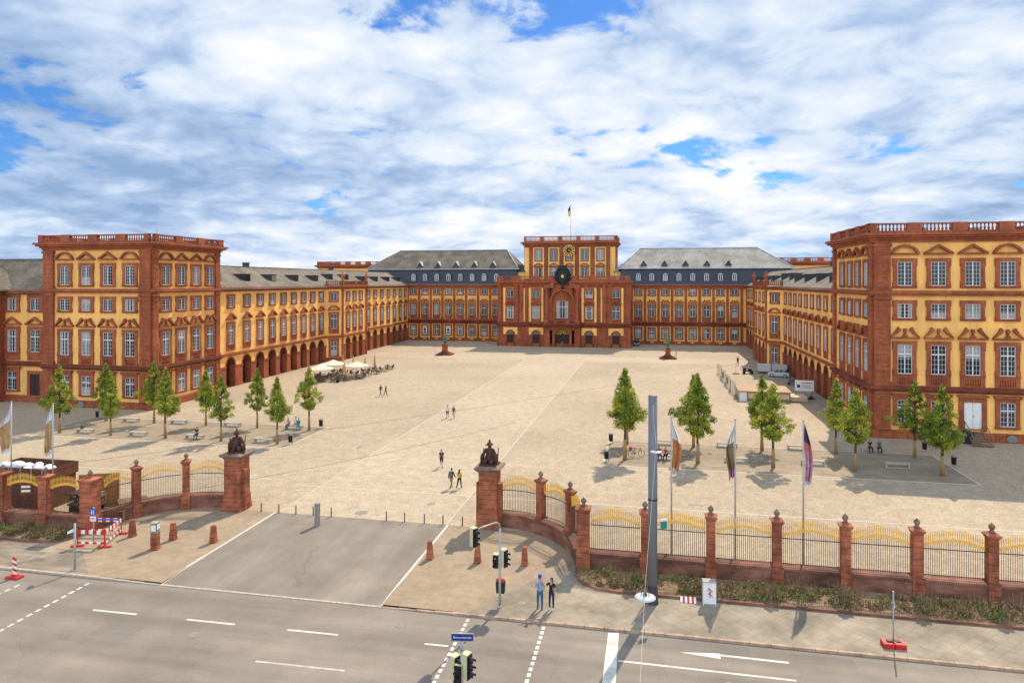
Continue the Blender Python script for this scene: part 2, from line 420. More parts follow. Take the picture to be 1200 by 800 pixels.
class Facade:
    """a wall plane of a building: local x along the wall, -y outward"""
    def __init__(self, root, o, ang):
        self.root = root; self.o = Vector((o[0], o[1], 0)); self.a = ang
        self.rot = Matrix.Rotation(ang, 3, 'Z')
    def put(self, name, me, x=0, y=0, z=0, parent=None):
        if parent: return obj(name, me, parent)
        p = self.o + self.rot @ Vector((x,y,z)) - self.root.location
        return obj(name, me, self.root, p, self.a)
    def add(self, name, mb, m, x=0, y=0, z=0):
        return self.put(name, mb.mesh(name, m if isinstance(m,(list,tuple)) else M[m]), x, y, z)
    def window(self, x, z, w, h, fw, cols=4, rows=5, transom=0, ped=None, pw=0, ph=0, pz=0, apron=0, ears=True, stone='stone_plain', arched=False, sill=True, y=0, balus=True):
        f = self.put('window', frame_mesh(w,h,fw,ears,stone,sill,arched), x, y, z)
        obj('pane', pane_mesh(w,h,arched), f); obj('sash', sash_mesh(w,h,cols,rows,transom,arched), f)
        if ped: obj('pediment', pediment_mesh(ped,pw,ph,stone), f, (0,0,pz-z))
        if apron: obj('apron', apron_mesh(w+2*fw+.1,apron,balus,stone), f, (0,0,-.26-apron))
        return f
    def band(self, name, L, z0, z1, proj, m='stone_plain', x0=0, e0=0, e1=0):
        b = MB(); b.box(x0-e0,L+e1,-proj,0,z0,z1); return self.add(name, b, m)
    def cornice(self, L, z, steps, m='stone_plain', x0=0, e0=0, e1=0, name='cornice'):
        """steps: (height, projection); e0/e1 = 1 carries the projection round the corner"""
        b = MB(); zz = z
        for h, p in steps:
            b.box(x0-p*e0, L+p*e1, -p, 0, zz, zz+h); zz += h
        return self.add(name, b, m)
    def pilaster(self, x, w, z0, z1, d=.26, m='stone', cap=True):
        def mk():
            b = MB(); b.box(-w/2,w/2,-d,0,0,z1-z0)
            if cap:
                b.box(-w/2-.12,w/2+.12,-d-.1,0,z1-z0-.45,z1-z0-.18); b.box(-w/2-.07,w/2+.07,-d-.06,0,z1-z0-1.15,z1-z0-1.03)
                b.box(-w/2-.12,w/2+.12,-d-.1,0,0,.4)
            return b.mesh('pilaster', M[m])
        return self.put('pilaster', cached(('pil',w,z0,z1,d,m,cap), mk), x, 0, z0)
    def balustrade(self, L, z, h=1.0, y=0, x0=0, bay=3.4, post=.75, m='stone_plain'):
        b = MB(); n = max(1, round((L-x0)/bay)); s = (L-x0)/n
        b.box(x0,L,y-.02,y+.34,z,z+h*.16); b.box(x0,L,y-.05,y+.37,z+h*.84,z+h)
        for i in range(n+1):
            c = x0+s*i; c0, c1 = max(x0,c-post), min(L,c+post)
            b.box(c0,c1,y-.09,y+.41,z-.002,z+h+.03)
        for i in range(n):
            g0, g1 = x0+s*i+post, x0+s*(i+1)-post
            k = max(2, int((g1-g0)/.36))
            for j in range(k):
                b.lathe(g0+(g1-g0)*(j+.5)/k, y+.16, [(.07,z+h*.16),(.135,z+h*.34),(.06,z+h*.6),(.09,z+h*.84)], 6)
        return self.add('balustrade', b, m)

CORN = [(.28,.25),(.25,.45),(.22,.80),(.30,1.0)]
CORN_S = [(.25,.2),(.22,.38),(.25,.6)]

def palace_floors(F, xs, top=True, ground=True, peds=('seg','tri','tri','seg'), door=None):
    for i, x in enumerate(xs):
        if ground and i != door:
            F.window(x, 1.75, 1.5, 2.6, .43, 4, 5, 1.75, 'flat', 2.7, .6, 4.78, ears=False)
        F.window(x, 7.25, 1.5, 3.25, .42, 4, 6, 2.2, 'broken', 3.0, 1.3, 11.15, apron=1.05)
        F.window(x, 13.45, 1.5, 1.6, .42, 4, 4)
        if top: F.window(x, 17.05, 1.5, 2.65, .42, 4, 6, 0, peds[i%4], 3.0, 1.15, 20.5)

def pavilion(name, label, cx0, cx1, y0, y1, court, fx, sx, door=None, group='palace pavilions flanking the forecourt'):
    """four-storey corner pavilion; court = +1 when its court side faces +X"""
    cxm = (cx0+cx1)/2
    t = thing(name, label, 'palace pavilion', (cxm, y0, 0), group=group)
    w = MB(); w.box(cx0-cxm, cx1-cxm, 0, y1-y0, .9, 22.2); w.build('wall', M['stucco'], t)
    pl = MB(); pl.box(cx0-cxm-.14, cx1-cxm+.14, -.14, y1-y0+.1, -1.2, 1.0); pl.build('plinth', M['stone'], t)
    rf = MB(); rf.box(cx0-cxm-.4, cx1-cxm+.4, -.4, y1-y0+.4, 22.9, 23.05); rf.build('roof', M['lead'], t)
    W = cx1-cx0; D = y1-y0
    F = Facade(t, (cx0,y0), 0)
    S = Facade(t, (cx1,y0), PI/2) if court > 0 else Facade(t, (cx0,y1), -PI/2)
    B = Facade(t, (cx0,y1), -PI/2) if court > 0 else Facade(t, (cx1,y0), PI/2)
    K = Facade(t, (cx1,y1), PI)
    for f, Ln in ((F,W),(S,D),(B,D),(K,W)):
        f.cornice(Ln, 21.9, CORN, e0=1, e1=1 if f in (F,K) else 0) if f in (F,K) else f.cornice(Ln, 21.9, CORN)
        f.balustrade(Ln, 23.0, 1.0, y=-.5, x0=-.5*(f in (F,K)), bay=W/4)
        f.cornice(Ln, 15.95, [(.2,.34),(.24,.5),(.12,.4)], e0=1 if f in (F,K) else 0, e1=1 if f in (F,K) else 0, name='string_course')
        f.cornice(Ln, 5.25, [(.16,.3),(.14,.42),(.26,.55),(.14,.4)], e0=1 if f in (F,K) else 0, e1=1 if f in (F,K) else 0, name='string_course', m='stone_dark')
    # corner piers wrap both faces
    pw = 1.7
    for f, Ln, ww in ((F,W,pw),(S,D,1.0)):
        for x in (ww/2, Ln-ww/2):
            f.pilaster(x, ww, 16.5, 21.9, .30); f.pilaster(x, ww, 5.95, 15.95, .30); f.pilaster(x, ww, 1.0, 5.25, .34, cap=False)
    palace_floors(F, [x-cx0 for x in fx], door=door)
    ys = [y-y0 if court > 0 else y1-y for y in sx]
    palace_floors(S, ys)
    for x in fx[:2] if court > 0 else fx[1:]:
        b = MB(); b.lathe(0,0,[(.42,0),(.42,.05)],14); b.xf(Matrix.Rotation(PI/2,4,'X') @ Matrix.Diagonal((1.25,1,1,1)))
        F.add('basement_vent', b, 'lead', x-cx0+(-.8 if court>0 else .4), -.15, .45)
    return t, F, S

LP, LPF, LPS = pavilion('palace_pavilion', 'four-storey yellow and red corner pavilion at the left, a row of small trees before it', -83.9, -66.6, 81.3, 95.95, 1, [-80.45,-76.95,-73.45,-69.95], [83.95,87.2,90.45,93.7])
RP, RPF, RPS = pavilion('palace_pavilion', 'four-storey yellow and red corner pavilion at the right, white door up wooden steps', 24.5, 42.2, 83.3, 99.7, -1, [27.7,31.1,34.5,37.9], [85.6,89.0,92.3,95.7], door=2)
# rooftop fittings
for (t, pts) in ((LP, ((-2.5,6),(1.2,8),(4.5,5))), (RP, ((-2,6),(4,7)))):
    for x, y in pts:
        b = MB(); b.lathe(0,0,[(.95,0),(.95,.35),(.75,.75),(.3,.98),(.02,1.05)],12); b.build('skylight_dome', M['lead'], t, (x,y,23.05))
b = MB(); b.tube([(0,0,0),(0,0,2.4)],.05); b.tube([(-.3,0,2.1),(.3,0,2.1)],.03); b.build('aerial', M['steel'], LP, (6.2,4,23.05))
# white double door with stone surround, over the wooden steps
def door_set(F, x, z, w, h, name='door', m='whitep'):
    f = F.put(name, cached(('dframe',w,h), lambda: (lambda b: (b.box(-w/2-.5,-w/2,-.17,0,-.3,h), b.box(w/2,w/2+.5,-.17,0,-.3,h), b.box(-w/2-.5,w/2+.5,-.17,0,h,h+.45), b.mesh(name, M['stone_plain']))[-1])(MB())), x, 0, z)
    b = MB(); b.box(-w/2,-.02,-.08,-.01,0,h); b.box(.02,w/2,-.08,-.01,0,h)
    for s in (-1,1):
        for k in range(3):
            b.box(s*w*.25-w*.17,s*w*.25+w*.17,-.105,-.081,h*(.06+.32*k),h*(.30+.32*k))
    obj('door_leaf', b.mesh('door_leaf', M[m]), f)
    b = MB(); b.box(.05,.11,-.17,-.106,h*.45,h*.5); obj('handle', b.mesh('handle', M['iron']), f)
    return f
door_set(RPF, 10.0, 1.45, 1.75, 2.85)
b = MB(); b.box(-1.5,1.5,-.42,0,0,.22); RPF.add('door_hood', b, 'stone_plain', 10.0, 0, 4.86)
st = thing('wooden_steps', 'steep wooden steps with handrails below the white door', 'steps', (34.5,83.0,0))
b = MB()
for s in (-.85,.85):
    b.hexa([(s-.06,-2.5,0),(s+.06,-2.5,0),(s+.06,-2.2,0),(s-.06,-2.2,0),(s-.06,-.1,1.3),(s+.06,-.1,1.3),(s+.06,0,1.45),(s-.06,0,1.45)])
b.build('stringer', M['wood'], st)
b = MB()
for k in range(7): b.box(-.8,.8,-2.35+.34*k,-2.02+.34*k,.16+.2*k,.21+.2*k)
b.build('tread', M['wood'], st)
b = MB()
for s in (-.93,.93):
    b.tube([(s,-2.3,.95),(s,-.1,2.3)],.05); b.tube([(s,-2.3,.0),(s,-2.3,1.0)],.045); b.tube([(s,-.1,1.2),(s,-.1,2.35)],.045)
b.build('handrail', M['wood'], st)

# ------------------------------------------------------------------ long wings with arcades
def arcade(F, xs, ow, zs, zt, L, x0=0.0):
    b = MB(); r = ow/2; edges = [x0]
    for x in xs:
        if x-r > edges[-1]+.01: b.box(edges[-1], x-r, 0, 1.0, zs, zt)
        n = 12
        for i in range(n):
            t0, t1 = PI-PI*i/n, PI-PI*(i+1)/n
            a = (x+r*math.cos(t0), zs+r*math.sin(t0)); c = (x+r*math.cos(t1), zs+r*math.sin(t1))
            b.face([(a[0],0,a[1]),(c[0],0,c[1]),(c[0],0,zt),(a[0],0,zt)])
            b.face([(a[0],0,a[1]),(a[0],1,a[1]),(c[0],1,c[1]),(c[0],0,c[1])],1)
            b.face([(c[0],1,c[1]),(a[0],1,a[1]),(a[0],1,zt),(c[0],1,zt)],1)
        edges.append(x+r)
    if L > edges[-1]+.01: b.box(edges[-1], L, 0, 1.0, zs, zt)
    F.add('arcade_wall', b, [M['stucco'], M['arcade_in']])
    cuts = [x0]+[v for x in xs for v in (x-r,x+r)]+[L]
    for i in range(0, len(cuts), 2):
        a, c = cuts[i], cuts[i+1]
        if c-a < .05: continue
        w = c-a
        def mk(w=w):
            q = MB(); q.box(-w/2,w/2,-.07,1.02,0,zs-.28); q.box(-w/2-.05,w/2+.05,-.15,1.05,zs-.28,zs-.003); q.box(-w/2-.04,w/2+.04,-.12,1.04,-.6,.5)
            return q.mesh('pier', M['stone_plain'])
        F.put('pier', cached(('pier',round(w,2),zs), mk), (a+c)/2)
    for x in xs:
        F.put('archivolt', cached(('archv',ow), lambda: (lambda q: (q.arc(0,0,r,r+.24,0,PI,-.08,.0,14), q.mesh('archivolt', M['stone_plain']))[-1])(MB())), x, 0, zs)
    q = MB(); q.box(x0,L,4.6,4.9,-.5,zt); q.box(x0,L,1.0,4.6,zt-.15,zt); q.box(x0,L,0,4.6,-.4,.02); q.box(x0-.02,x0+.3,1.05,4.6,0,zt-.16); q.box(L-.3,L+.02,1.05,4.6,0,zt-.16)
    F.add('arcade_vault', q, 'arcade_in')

def gable_roof(F, L, D, ze, zr, m='slate', x0=0.0, over=.55, e0=0, e1=0):
    b = MB(); t = .18; h = D/2
    sl = (zr-ze)/h
    for (ya, yb) in ((-over,h),(D+over,h)):
        za = ze-sl*over
        b.hexa([(x0-e0,min(ya,yb),za-t if ya<yb else zr-t),(L+e1,min(ya,yb),za-t if ya<yb else zr-t),(L+e1,max(ya,yb),zr-t if ya<yb else za-t),(x0-e0,max(ya,yb),zr-t if ya<yb else za-t),
                (x0-e0,min(ya,yb),za if ya<yb else zr),(L+e1,min(ya,yb),za if ya<yb else zr),(L+e1,max(ya,yb),zr if ya<yb else za),(x0-e0,max(ya,yb),zr if ya<yb else za)])
    b.box(x0-e0,L+e1,h-.16,h+.16,zr-.05,zr+.08)
    return F.add('roof', b, m)
def shed_dormer(F, x, zbase, y, w, h, slope):
    """low slated dormer: dark glazed front, cheeks and flat lid running back into the roof"""
    def mk():
        d = h/slope*1.02
        q = MB()
        q.hexa([(-w/2,0,-.3),(w/2,0,-.3),(w/2,.05,-.3),(-w/2,.05,-.3),(-w/2,0,h),(w/2,0,h),(w/2,d,h),(-w/2,d,h)], 0)
        q.box(-w/2-.1,w/2+.1,-.12,d+.3,h+.003,h+.08,1)
        q.box(-w/2+.12,w/2-.12,-.04,-.003,.12,h-.1,2)
        return q.mesh('dormer', [M['slate_dark'], M['slate'], M['glass']])
    return F.put('dormer', cached(('shed',w,h,slope), mk), x, y, zbase)

def wing_floor(F, xs, ped, fw=.42, w=1.5, pw=2.95, upper=True):
    for x in xs:
        F.window(x, 7.2, w, 3.2, fw, 4, 6, 2.2, ped, pw, 1.15, 11.2, apron=.85, balus=False)
        if upper: F.window(x, 13.3, w, 1.75, .38, 4, 4)

def wing(name, label, origin, ang, L1, bays1, mirror, Lr0, Lr1, bays_r, L2, bays2, ped1, ndorm):
    """front stretch with arcade, projecting three-bay risalit, rear stretch. local x runs along the court wall"""
    t = thing(name, label, 'palace wing', (origin[0], origin[1], 0), group='long arcaded wings of the palace')
    F = Facade(t, origin, ang); D = 13.0; zs, zt, OW = 3.55, 5.2, 2.62
    P = 2.6
    s0, s1 = (0, Lr0), (Lr1, L2)
    for (a, c, bays) in ((0, Lr0, bays1), (Lr1, L2, bays2)):
        w = MB(); w.box(a, c, 0, D, zt, 16.2); w.box(a,c,4.9,D,0,zt-.01); F.add('wall', w, 'stucco')
        arcade(F, bays, OW, zs, zt, c, a)
        F.cornice(c, 5.2, [(.14,.16),(.22,.34),(.12,.26)], x0=a, name='string_course')
        F.cornice(c, 15.85, CORN_S, x0=a)
        wing_floor(F, bays, ped1)
    gable_roof(F, L2, D, 16.75, 20.3, 'slate', 0, .7, 0, .0)
    sl = (20.3-16.75)/(D/2)
    k = 0; step = L2/ndorm
    for i in range(ndorm):
        x = step*(i+.5)
        if Lr0-1.0 < x < Lr1+1.0: y, zb = 2.2, 16.75+sl*2.2
        else: y, zb = 1.5, 16.75+sl*1.5
        shed_dormer(F, x, zb, y, 1.7, 1.25, sl)
    # risalit with a slanted return on the side towards the gate
    q = 2.3
    near0 = Lr0 if not mirror else Lr1
    if not mirror: plan = [(Lr0,.01),(Lr0+q,-P),(Lr1,-P),(Lr1,.01)]
    else: plan = [(Lr0,.01),(Lr0,-P),(Lr1-q,-P),(Lr1,.01)]
    w = MB(); w.slab(plan, zt, 16.2); F.add('wall', w, 'stucco')
    fx0, fx1 = (Lr0+q, Lr1) if not mirror else (Lr0, Lr1-q)
    G = Facade(t, F.o + F.rot @ Vector((fx0,-P,0)), ang); GL = fx1-fx0
    arcade(G, [x-fx0 for x in bays_r], 2.35, 3.7, zt, GL, 0)
    for f, Ln in ((G, GL),):
        f.cornice(Ln, 5.2, [(.14,.2),(.22,.38),(.12,.3)], name='string_course', e0=1, e1=1)
        f.cornice(Ln, 15.85, CORN_S+[(.12,.5)], e0=1, e1=1)
        f.balustrade(Ln, 16.7, .95, y=-.3, x0=0, bay=GL/2, post=.5)
        for x in (.35, Ln-.35): f.pilaster(x, .7, 5.7, 15.85, .26); f.pilaster(x, .62, 0, 5.2, .22, cap=False)
        wing_floor(f, [x-fx0 for x in bays_r], 'seg', .40, 1.4, 2.7)
        for x in (.4, GL-.4):
            u = MB(); u.lathe(0,0,[(.3,0),(.3,.2),(.16,.3),(.42,.7),(.5,1.05),(.3,1.45),(.12,1.6),(.2,1.8),(.02,2.0)],10)
            f.add('urn', u, 'stone_plain', x, -.12, 17.66)
    # slanted face: solid wall with one window per storey
    ln = math.hypot(q, P)
    if not mirror:
        H = Facade(t, F.o + F.rot @ Vector((Lr0,0,0)), ang-math.atan2(P,q))
    else:
        H = Facade(t, F.o + F.rot @ Vector((Lr1-q,-P,0)), ang+math.atan2(P,q))
    w = MB(); w.box(0,ln,0,.8,0,zt); H.add('wall', w, 'stucco')
    w = MB(); w.box(0,ln,-.1,.5,-.5,.9); H.add('plinth', w, 'stone')
    H.cornice(ln, 5.2, [(.14,.2),(.22,.38),(.12,.3)], name='string_course'); H.cornice(ln, 15.85, CORN_S)
    H.balustrade(ln, 16.7, .95, y=-.3, bay=ln, post=.3)
    H.window(ln/2, 7.2, 1.35, 3.2, .4, 4, 6, 2.2, 'seg', 2.7, 1.1, 11.2, apron=.85, balus=False)
    H.window(ln/2, 13.3, 1.35, 1.75, .36, 4, 4); H.window(ln/2, 1.3, 1.35, 3.0, .45, 4, 6, 2.0, 'flat', 2.4, .5, 4.75, ears=False)
    rt = MB(); rt.slab(plan, 16.35, 16.6); F.add('terrace', rt, 'lead')
    b = MB(); b.box(.06,.5,-.22,0,0,16); b.box(L2-.6,L2-.1,-.22,0,0,16)
    F.add('pilaster', b, 'stone')
    return t, F
lw_ang = PI/2+.034
LW_B = [101.6+.15, 106.6, 110.95, 115.2, 119.4, 123.5, 127.6, 131.7, 135.7]
LW, LWF = wing('palace_wing', 'long sunlit yellow wing with a red arcade, behind the cafe terrace on the left', (-68.2,95.95), lw_ang,
     0, [y-95.95 for y in LW_B], False, 42.25, 59.25, [48.05,51.75,55.45], 99.65, [62.65,66.95,71.65,76.65,81.65,86.65,91.65,96.25], 'tri', 11)
RW_B = [104.6,109.0,113.4,117.8,122.3,126.8,131.2,135.7,140.1]
RWL = 195.2-99.7
RW, RWF = wing('palace_wing', 'long yellow wing with a red arcade, in shade, behind the parked silver car', (25.6,195.2), -PI/2,
     0, sorted([195.2-y for y in (192,187.2,182.4,177.6,172.8,168.0)]), True, 32.2, 52.0, [195.2-y for y in (159.8,154.7,149.6)], RWL, sorted([195.2-y for y in RW_B]), 'seg', 11)

for (f, pts) in ((LWF, ((22,20.1),(60,20.1))), (RWF, ((62,20.1),))):
    for x, z in pts:
        b = MB(); b.box(-.55,.55,-.4,.4,-.6,.9); b.box(-.62,.62,-.47,.47,.9,1.05); f.add('chimney', b, 'slate_dark', x, 6.9, z)
# ------------------------------------------------------------------ main block across the back of the forecourt
MY = 195.0
def main_block(name, label, x0, x1, wx0, wx1, r0, r1, g0, g1, hip_near):
    """x0..x1 body, windows wx, mansard roof with ridge r0..r1 above gutter line g0..g1"""
    cx = (x0+x1)/2
    t = thing(name, label, 'palace block', (cx,MY,0), group='main palace blocks')
    w = MB(); w.box(x0-cx,x1-cx,0,18,.6,16.2); w.build('wall', M['stucco'], t)
    p = MB(); p.box(x0-cx,x1-cx,-.16,18,-.6,.95); p.build('plinth', M['stone'], t)
    F = Facade(t, (x0,MY), 0); L = x1-x0
    n = 8; xs = [wx0-x0+(wx1-wx0)*i/(n-1) for i in range(n)]; step = xs[1]-xs[0]
    for x in [v-step/2 for v in xs]+[xs[-1]+step/2]:
        if not .3 < x < L-.3: continue
        F.pilaster(x, .66, 6.25, 15.9, .24); F.pilaster(x, .66, .95, 5.1, .26, cap=False)
    F.cornice(L, 5.1, [(.2,.28),(.5,.30),(.2,.48),(.25,.34)], name='string_course', m='stone_dark')
    F.cornice(L, 15.9, [(.3,.26),(.25,.42),(.28,.62)])
    F.band('frieze', L, 15.55, 15.897, .10)
    b = MB(); b.box(0,L,-.17,0,4.72,4.86); F.add('moulding', b, 'stucco')
    for i, x in enumerate(xs):
        F.window(x, 1.7, 1.5, 2.75, .38, 4, 5, 1.8, ears=False)
        F.window(x, 7.7, 1.5, 3.2, .38, 4, 6, 2.1, 'broken', 2.5, .95, 11.55, apron=1.1, balus=False)
        F.window(x, 13.75, 1.5, 1.75, .38, 4, 4)
        b = MB(); b.box(-.45,.45,-.20,0,0,.28); F.add('vent_panel', b, 'stucco', x, -.161, .45)
    # mansard: steep dark lower slope, pale shallow upper slope
    ex = 1.6
    b = MB()
    lo = [(g0-cx-.2,-.2,16.74),(g1-cx+.2,-.2,16.74),(g1-cx+.2,18.2,16.74),(g0-cx-.2,18.2,16.74)]
    hi = [(g0-cx+.6,1.3,21.1),(g1-cx-.6,1.3,21.1),(g1-cx-.6,16.7,21.1),(g0-cx+.6,16.7,21.1)]
    b.hexa(lo+hi); low = b.build('mansard_slope', M['slate_dark'], t)
    b = MB(); b.box(g0-cx-.1,g1-cx+.1,.75,17.2,21.1,21.32); b.build('gutter', M['slate_edge'], t)
    b = MB(); zr = 27.2
    A = [(g0-cx,.95,21.32),(g1-cx,.95,21.32),(g1-cx,17.05,21.32),(g0-cx,17.05,21.32)]; r0_, r1_ = (r0-cx,9.0,zr), (r1-cx,9.0,zr)
    b.face([A[0],A[1],r1_,r0_]); b.face([A[1],A[2],r1_]); b.face([A[2],A[3],r0_,r1_]); b.face([A[3],A[0],r0_])
    rf = b.build('roof', M['slate_light'] if hip_near > 0 else M['slate'], t)
    b = MB()
    for a, c in ((A[0],r0_),(A[1],r1_),(A[2],r1_),(A[3],r0_),(r0_,r1_)): b.tube([(a[0],a[1],a[2]+.03),(c[0],c[1],c[2]+.03)], .14)
    b.build('hip_flashing', M['slate_edge'], rf)
    # arched mansard dormers over each bay, small gabled dormers above
    def dm():
        q = MB(); a = .62
        q.box(-a-.16,a+.16,-.35,1.6,-.1,1.45,0); q.arc(0,1.45,0.01,a+.16,0,PI,-.35,1.4,8,0)
        q.box(-a-.02,a+.02,-.41,-.352,0,.09,1); q.box(-a,-a+.14,-.41,-.352,.09,1.45,1); q.box(a-.14,a,-.41,-.352,.09,1.45,1); q.box(-.06,.06,-.41,-.352,.09,1.95,1); q.arc(0,1.45,a-.12,a+.02,0,PI,-.41,-.352,8,1)
        for k in (.5,1.0,1.45): q.box(-a+.14,a-.14,-.395,-.352,k-.03,k+.03,1)
        q.box(-a+.14,a-.14,-.372,-.352,.09,1.45,2)
        return q.mesh('dormer', [M['slate_dark'], M['white'], M['glass']])
    for x in xs: F.put('dormer', cached('mdorm', dm), x, .35, 17.75)
    def gd():
        q = MB()
        q.prism([(-.75,0),(.75,0),(.75,.75),(0,1.75),(-.75,.75)], -.1, 2.2, 0)
        q.hexa([(-1,-.3,.55),(-.86,-.3,.5),(-.86,2.8,.5),(-1,2.8,.55),(0,-.3,2.0),(0.0,-.3,1.82),(0.0,2.8,1.82),(0,2.8,2.0)],1)
        q.hexa([(.86,-.3,.5),(1,-.3,.55),(1,2.8,.55),(.86,2.8,.5),(0,-.3,1.82),(0,-.3,2.0),(0,2.8,2.0),(0,2.8,1.82)],1)
        q.box(-.3,.3,-.16,-.101,.25,.95,2)
        return q.mesh('roof_dormer', [M['slate_dark'], M['slate_edge'], M['glass']])
    m = 5
    for i in range(m): F.put('roof_dormer', cached('gdorm', gd), xs[0]+(xs[-1]-xs[0])*(i+.25)/(m-.5), 1.7, 21.65)
    return t, F, xs
MBL, MLF, mlx = main_block('palace_block', 'red and yellow three-storey block with a grey-brown mansard roof, left of the clock tower', -72.6, -40.8, -69.85, -44.4, -77.5, -43.0, -85.5, -38.0, 0)
MBR, MRF, mrx = main_block('palace_block', 'red and yellow three-storey block with a pale grey mansard roof, right of the clock tower', -5.6, 25.5, -3.45, 22.4, -3.3, 29.6, -8.8, 38.2, 1)
# doors and posters on the left block's ground floor
for i in (1,3):
    b = MB(); b.box(-.62,.62,-.13,-.095,.2,2.6,0); b.box(-.5,.5,-.14,-.131,.4,1.0,1); b.box(-.35,.3,-.14,-.131,1.15,1.9,2); b.box(-.5,.5,-.14,-.131,2.15,2.35,1)
    MLF.add('poster', b, [M['whitep'], M['lead'], M['black']], mlx[i], 0, 1.7)

# ------------------------------------------------------------------ central pavilion with the clock tower
CX, CY = -23.3, 182.4
CP = thing('palace_centre', 'red central pavilion with clock tower, black crest and great arched portal', 'palace centre', (CX,CY,0))
x0, x1 = -41.1, -5.3; L = x1-x0
b = MB(); b.box(x0-CX,x1-CX,0,18,.9,17.2); b.build('wall', M['stone'], CP)
b = MB(); b.box(x0-CX-.18,x1-CX+.18,-.2,17,-.6,.9); b.build('plinth', M['stone'], CP)
C = Facade(CP, (x0,CY), 0); c0 = CX-x0
for s in (-1,1):
    for off, wd in ((14.25,3.9),(7.15,4.0)):
        x = c0+s*off
        b = MB(); b.box(-wd/2,wd/2,-.06,0,0,9.1); C.add('wall_panel', b, 'stucco', x, 0, 6.7)
        b = MB(); b.box(-1.38,1.38,-.10,-.061,0,9.0); C.add('window_bay', b, 'stone_plain', x, 0, 6.75)
        C.window(x, 7.5, 1.95, 3.35, .30, 4, 6, 2.2, 'seg', 3.1, 1.0, 11.4, ears=False, y=-.101)
        C.window(x, 13.2, 1.95, 2.0, .30, 4, 4, ears=False, y=-.101)
        b = MB(); b.box(-wd/2,-1.28,-.06,0,0,1.9); b.box(1.28,wd/2,-.06,0,0,1.9)
        for i in range(12):
            t0, t1 = PI-PI*i/12, PI-PI*(i+1)/12; b.prism([(1.28*math.cos(t0),1.28*math.sin(t0)),(1.28*math.cos(t1),1.28*math.sin(t1)),(1.28*math.cos(t1),1.9),(1.28*math.cos(t0),1.9)], -.06, 0)
        C.add('wall_panel', b, 'stucco', x, 0, 3.2)
        # arched door
        f = C.put('door', cached('cdoor', lambda: (lambda q: (q.box(-1.3,-1.0,-.2,0,0,3.2), q.box(1.0,1.3,-.2,0,0,3.2), q.arc(0,3.2,1.0,1.3,0,PI,-.2,0,12), q.mesh('door', M['stone_plain']))[-1])(MB())), x, 0, 0)
        q = MB(); q.box(-1,-.015,-.09,-.012,.05,3.2); q.box(.015,1,-.09,-.012,.05,3.2)
        for k in (-.5,.5): q.box(k-.32,k+.32,-.115,-.091,.4,1.5); q.box(k-.32,k+.32,-.115,-.091,1.7,2.9)
        obj('door_leaf', q.mesh('door_leaf', M['wood_dark']), f)
        q = MB(); q.arc(0,3.2,.02,1.0,0,PI,-.06,-.012,12)
        q2 = q.mesh('fanlight', M['cap_stone']); obj('fanlight', q2, f)
    for xx in (.55, 5.2):
        C.pilaster(c0+s*(c0-xx) if False else (xx if s < 0 else L-xx), 1.0, 6.4, 16.6, .3)
    C.pilaster(c0+s*11.15, .9, 6.4, 16.6, .3); C.pilaster(c0+s*9.75, .55, 6.4, 16.6, .26)
    b = MB(); b.box(-.2,.2,-.05,0,6.7,15.8); C.add('wall_panel', b, 'stucco', c0+s*10.42)
C.cornice(L, 5.55, [(.2,.3),(.3,.5),(.2,.38)], e0=1, e1=1, name='string_course', m='stone_dark')
C.cornice(L, 16.6, [(.35,.3),(.3,.55),(.35,.85),(.12,.5)], e0=1, e1=1)
C.balustrade(L, 18.0-.28, 1.3, y=-.3, x0=0, bay=5.1, post=1.3)
b = MB(); b.box(x0-CX,x1-CX,.2,15.5,17.2,17.5); b.build('terrace', M['lead'], CP)
# portal: projecting centre with columns, great window in an arched niche, round-arched gate
pc = MB(); PW = 4.75; pr = -.95
pc.box(-PW,-3.35,pr,-.001,.0,16.6); pc.box(3.35,PW,pr,-.001,0,16.6)
pc.box(-3.35,3.35,pr,-.001,5.6,7.35); pc.box(-3.35,-2.85,pr+.25,-.001,7.35,12.3); pc.box(2.85,3.35,pr+.25,-.001,7.35,12.3)
for i in range(14):
    t0, t1 = PI-PI*i/14, PI-PI*(i+1)/14
    a = (2.85*math.cos(t0),12.3+2.85*math.sin(t0)); c = (2.85*math.cos(t1),12.3+2.85*math.sin(t1))
    pc.face([(a[0],pr+.25,a[1]),(c[0],pr+.25,c[1]),(c[0],pr+.25,16.6),(a[0],pr+.25,16.6)])
    pc.face([(a[0],pr+.25,a[1]),(a[0],0,a[1]),(c[0],0,c[1]),(c[0],pr+.25,c[1])])
pc.box(-2.6,-1.95,pr,-.001,0,5.6); pc.box(1.95,2.6,pr,-.001,0,5.6)
pc.box(-3.35,-2.6,pr,-.001,4.5,5.6); pc.box(2.6,3.35,pr,-.001,4.5,5.6)
for i in range(12):
    t0, t1 = PI-PI*i/12, PI-PI*(i+1)/12
    a = (1.95*math.cos(t0),3.3+1.95*math.sin(t0)); c = (1.95*math.cos(t1),3.3+1.95*math.sin(t1))
    pc.face([(a[0],pr,a[1]),(c[0],pr,c[1]),(c[0],pr,5.6),(a[0],pr,5.6)])
    pc.face([(a[0],pr,a[1]),(a[0],0,a[1]),(c[0],0,c[1]),(c[0],pr,c[1])])
portal = C.add('portal', pc, 'stone', c0)
b = MB(); b.arc(0,12.3,2.85,3.25,0,PI,pr+.1,pr+.249,16); b.box(-3.3,-2.7,pr+.05,pr+.249,12.0,12.3); b.box(2.7,3.3,pr+.05,pr+.249,12.0,12.3); obj('archivolt', b.mesh('archivolt', M['stone_plain']), portal)
b = MB(); b.arc(0,3.3,1.95,2.3,0,PI,pr-.12,pr-.001,14); obj('archivolt', b.mesh('archivolt', M['stone_plain']), portal)
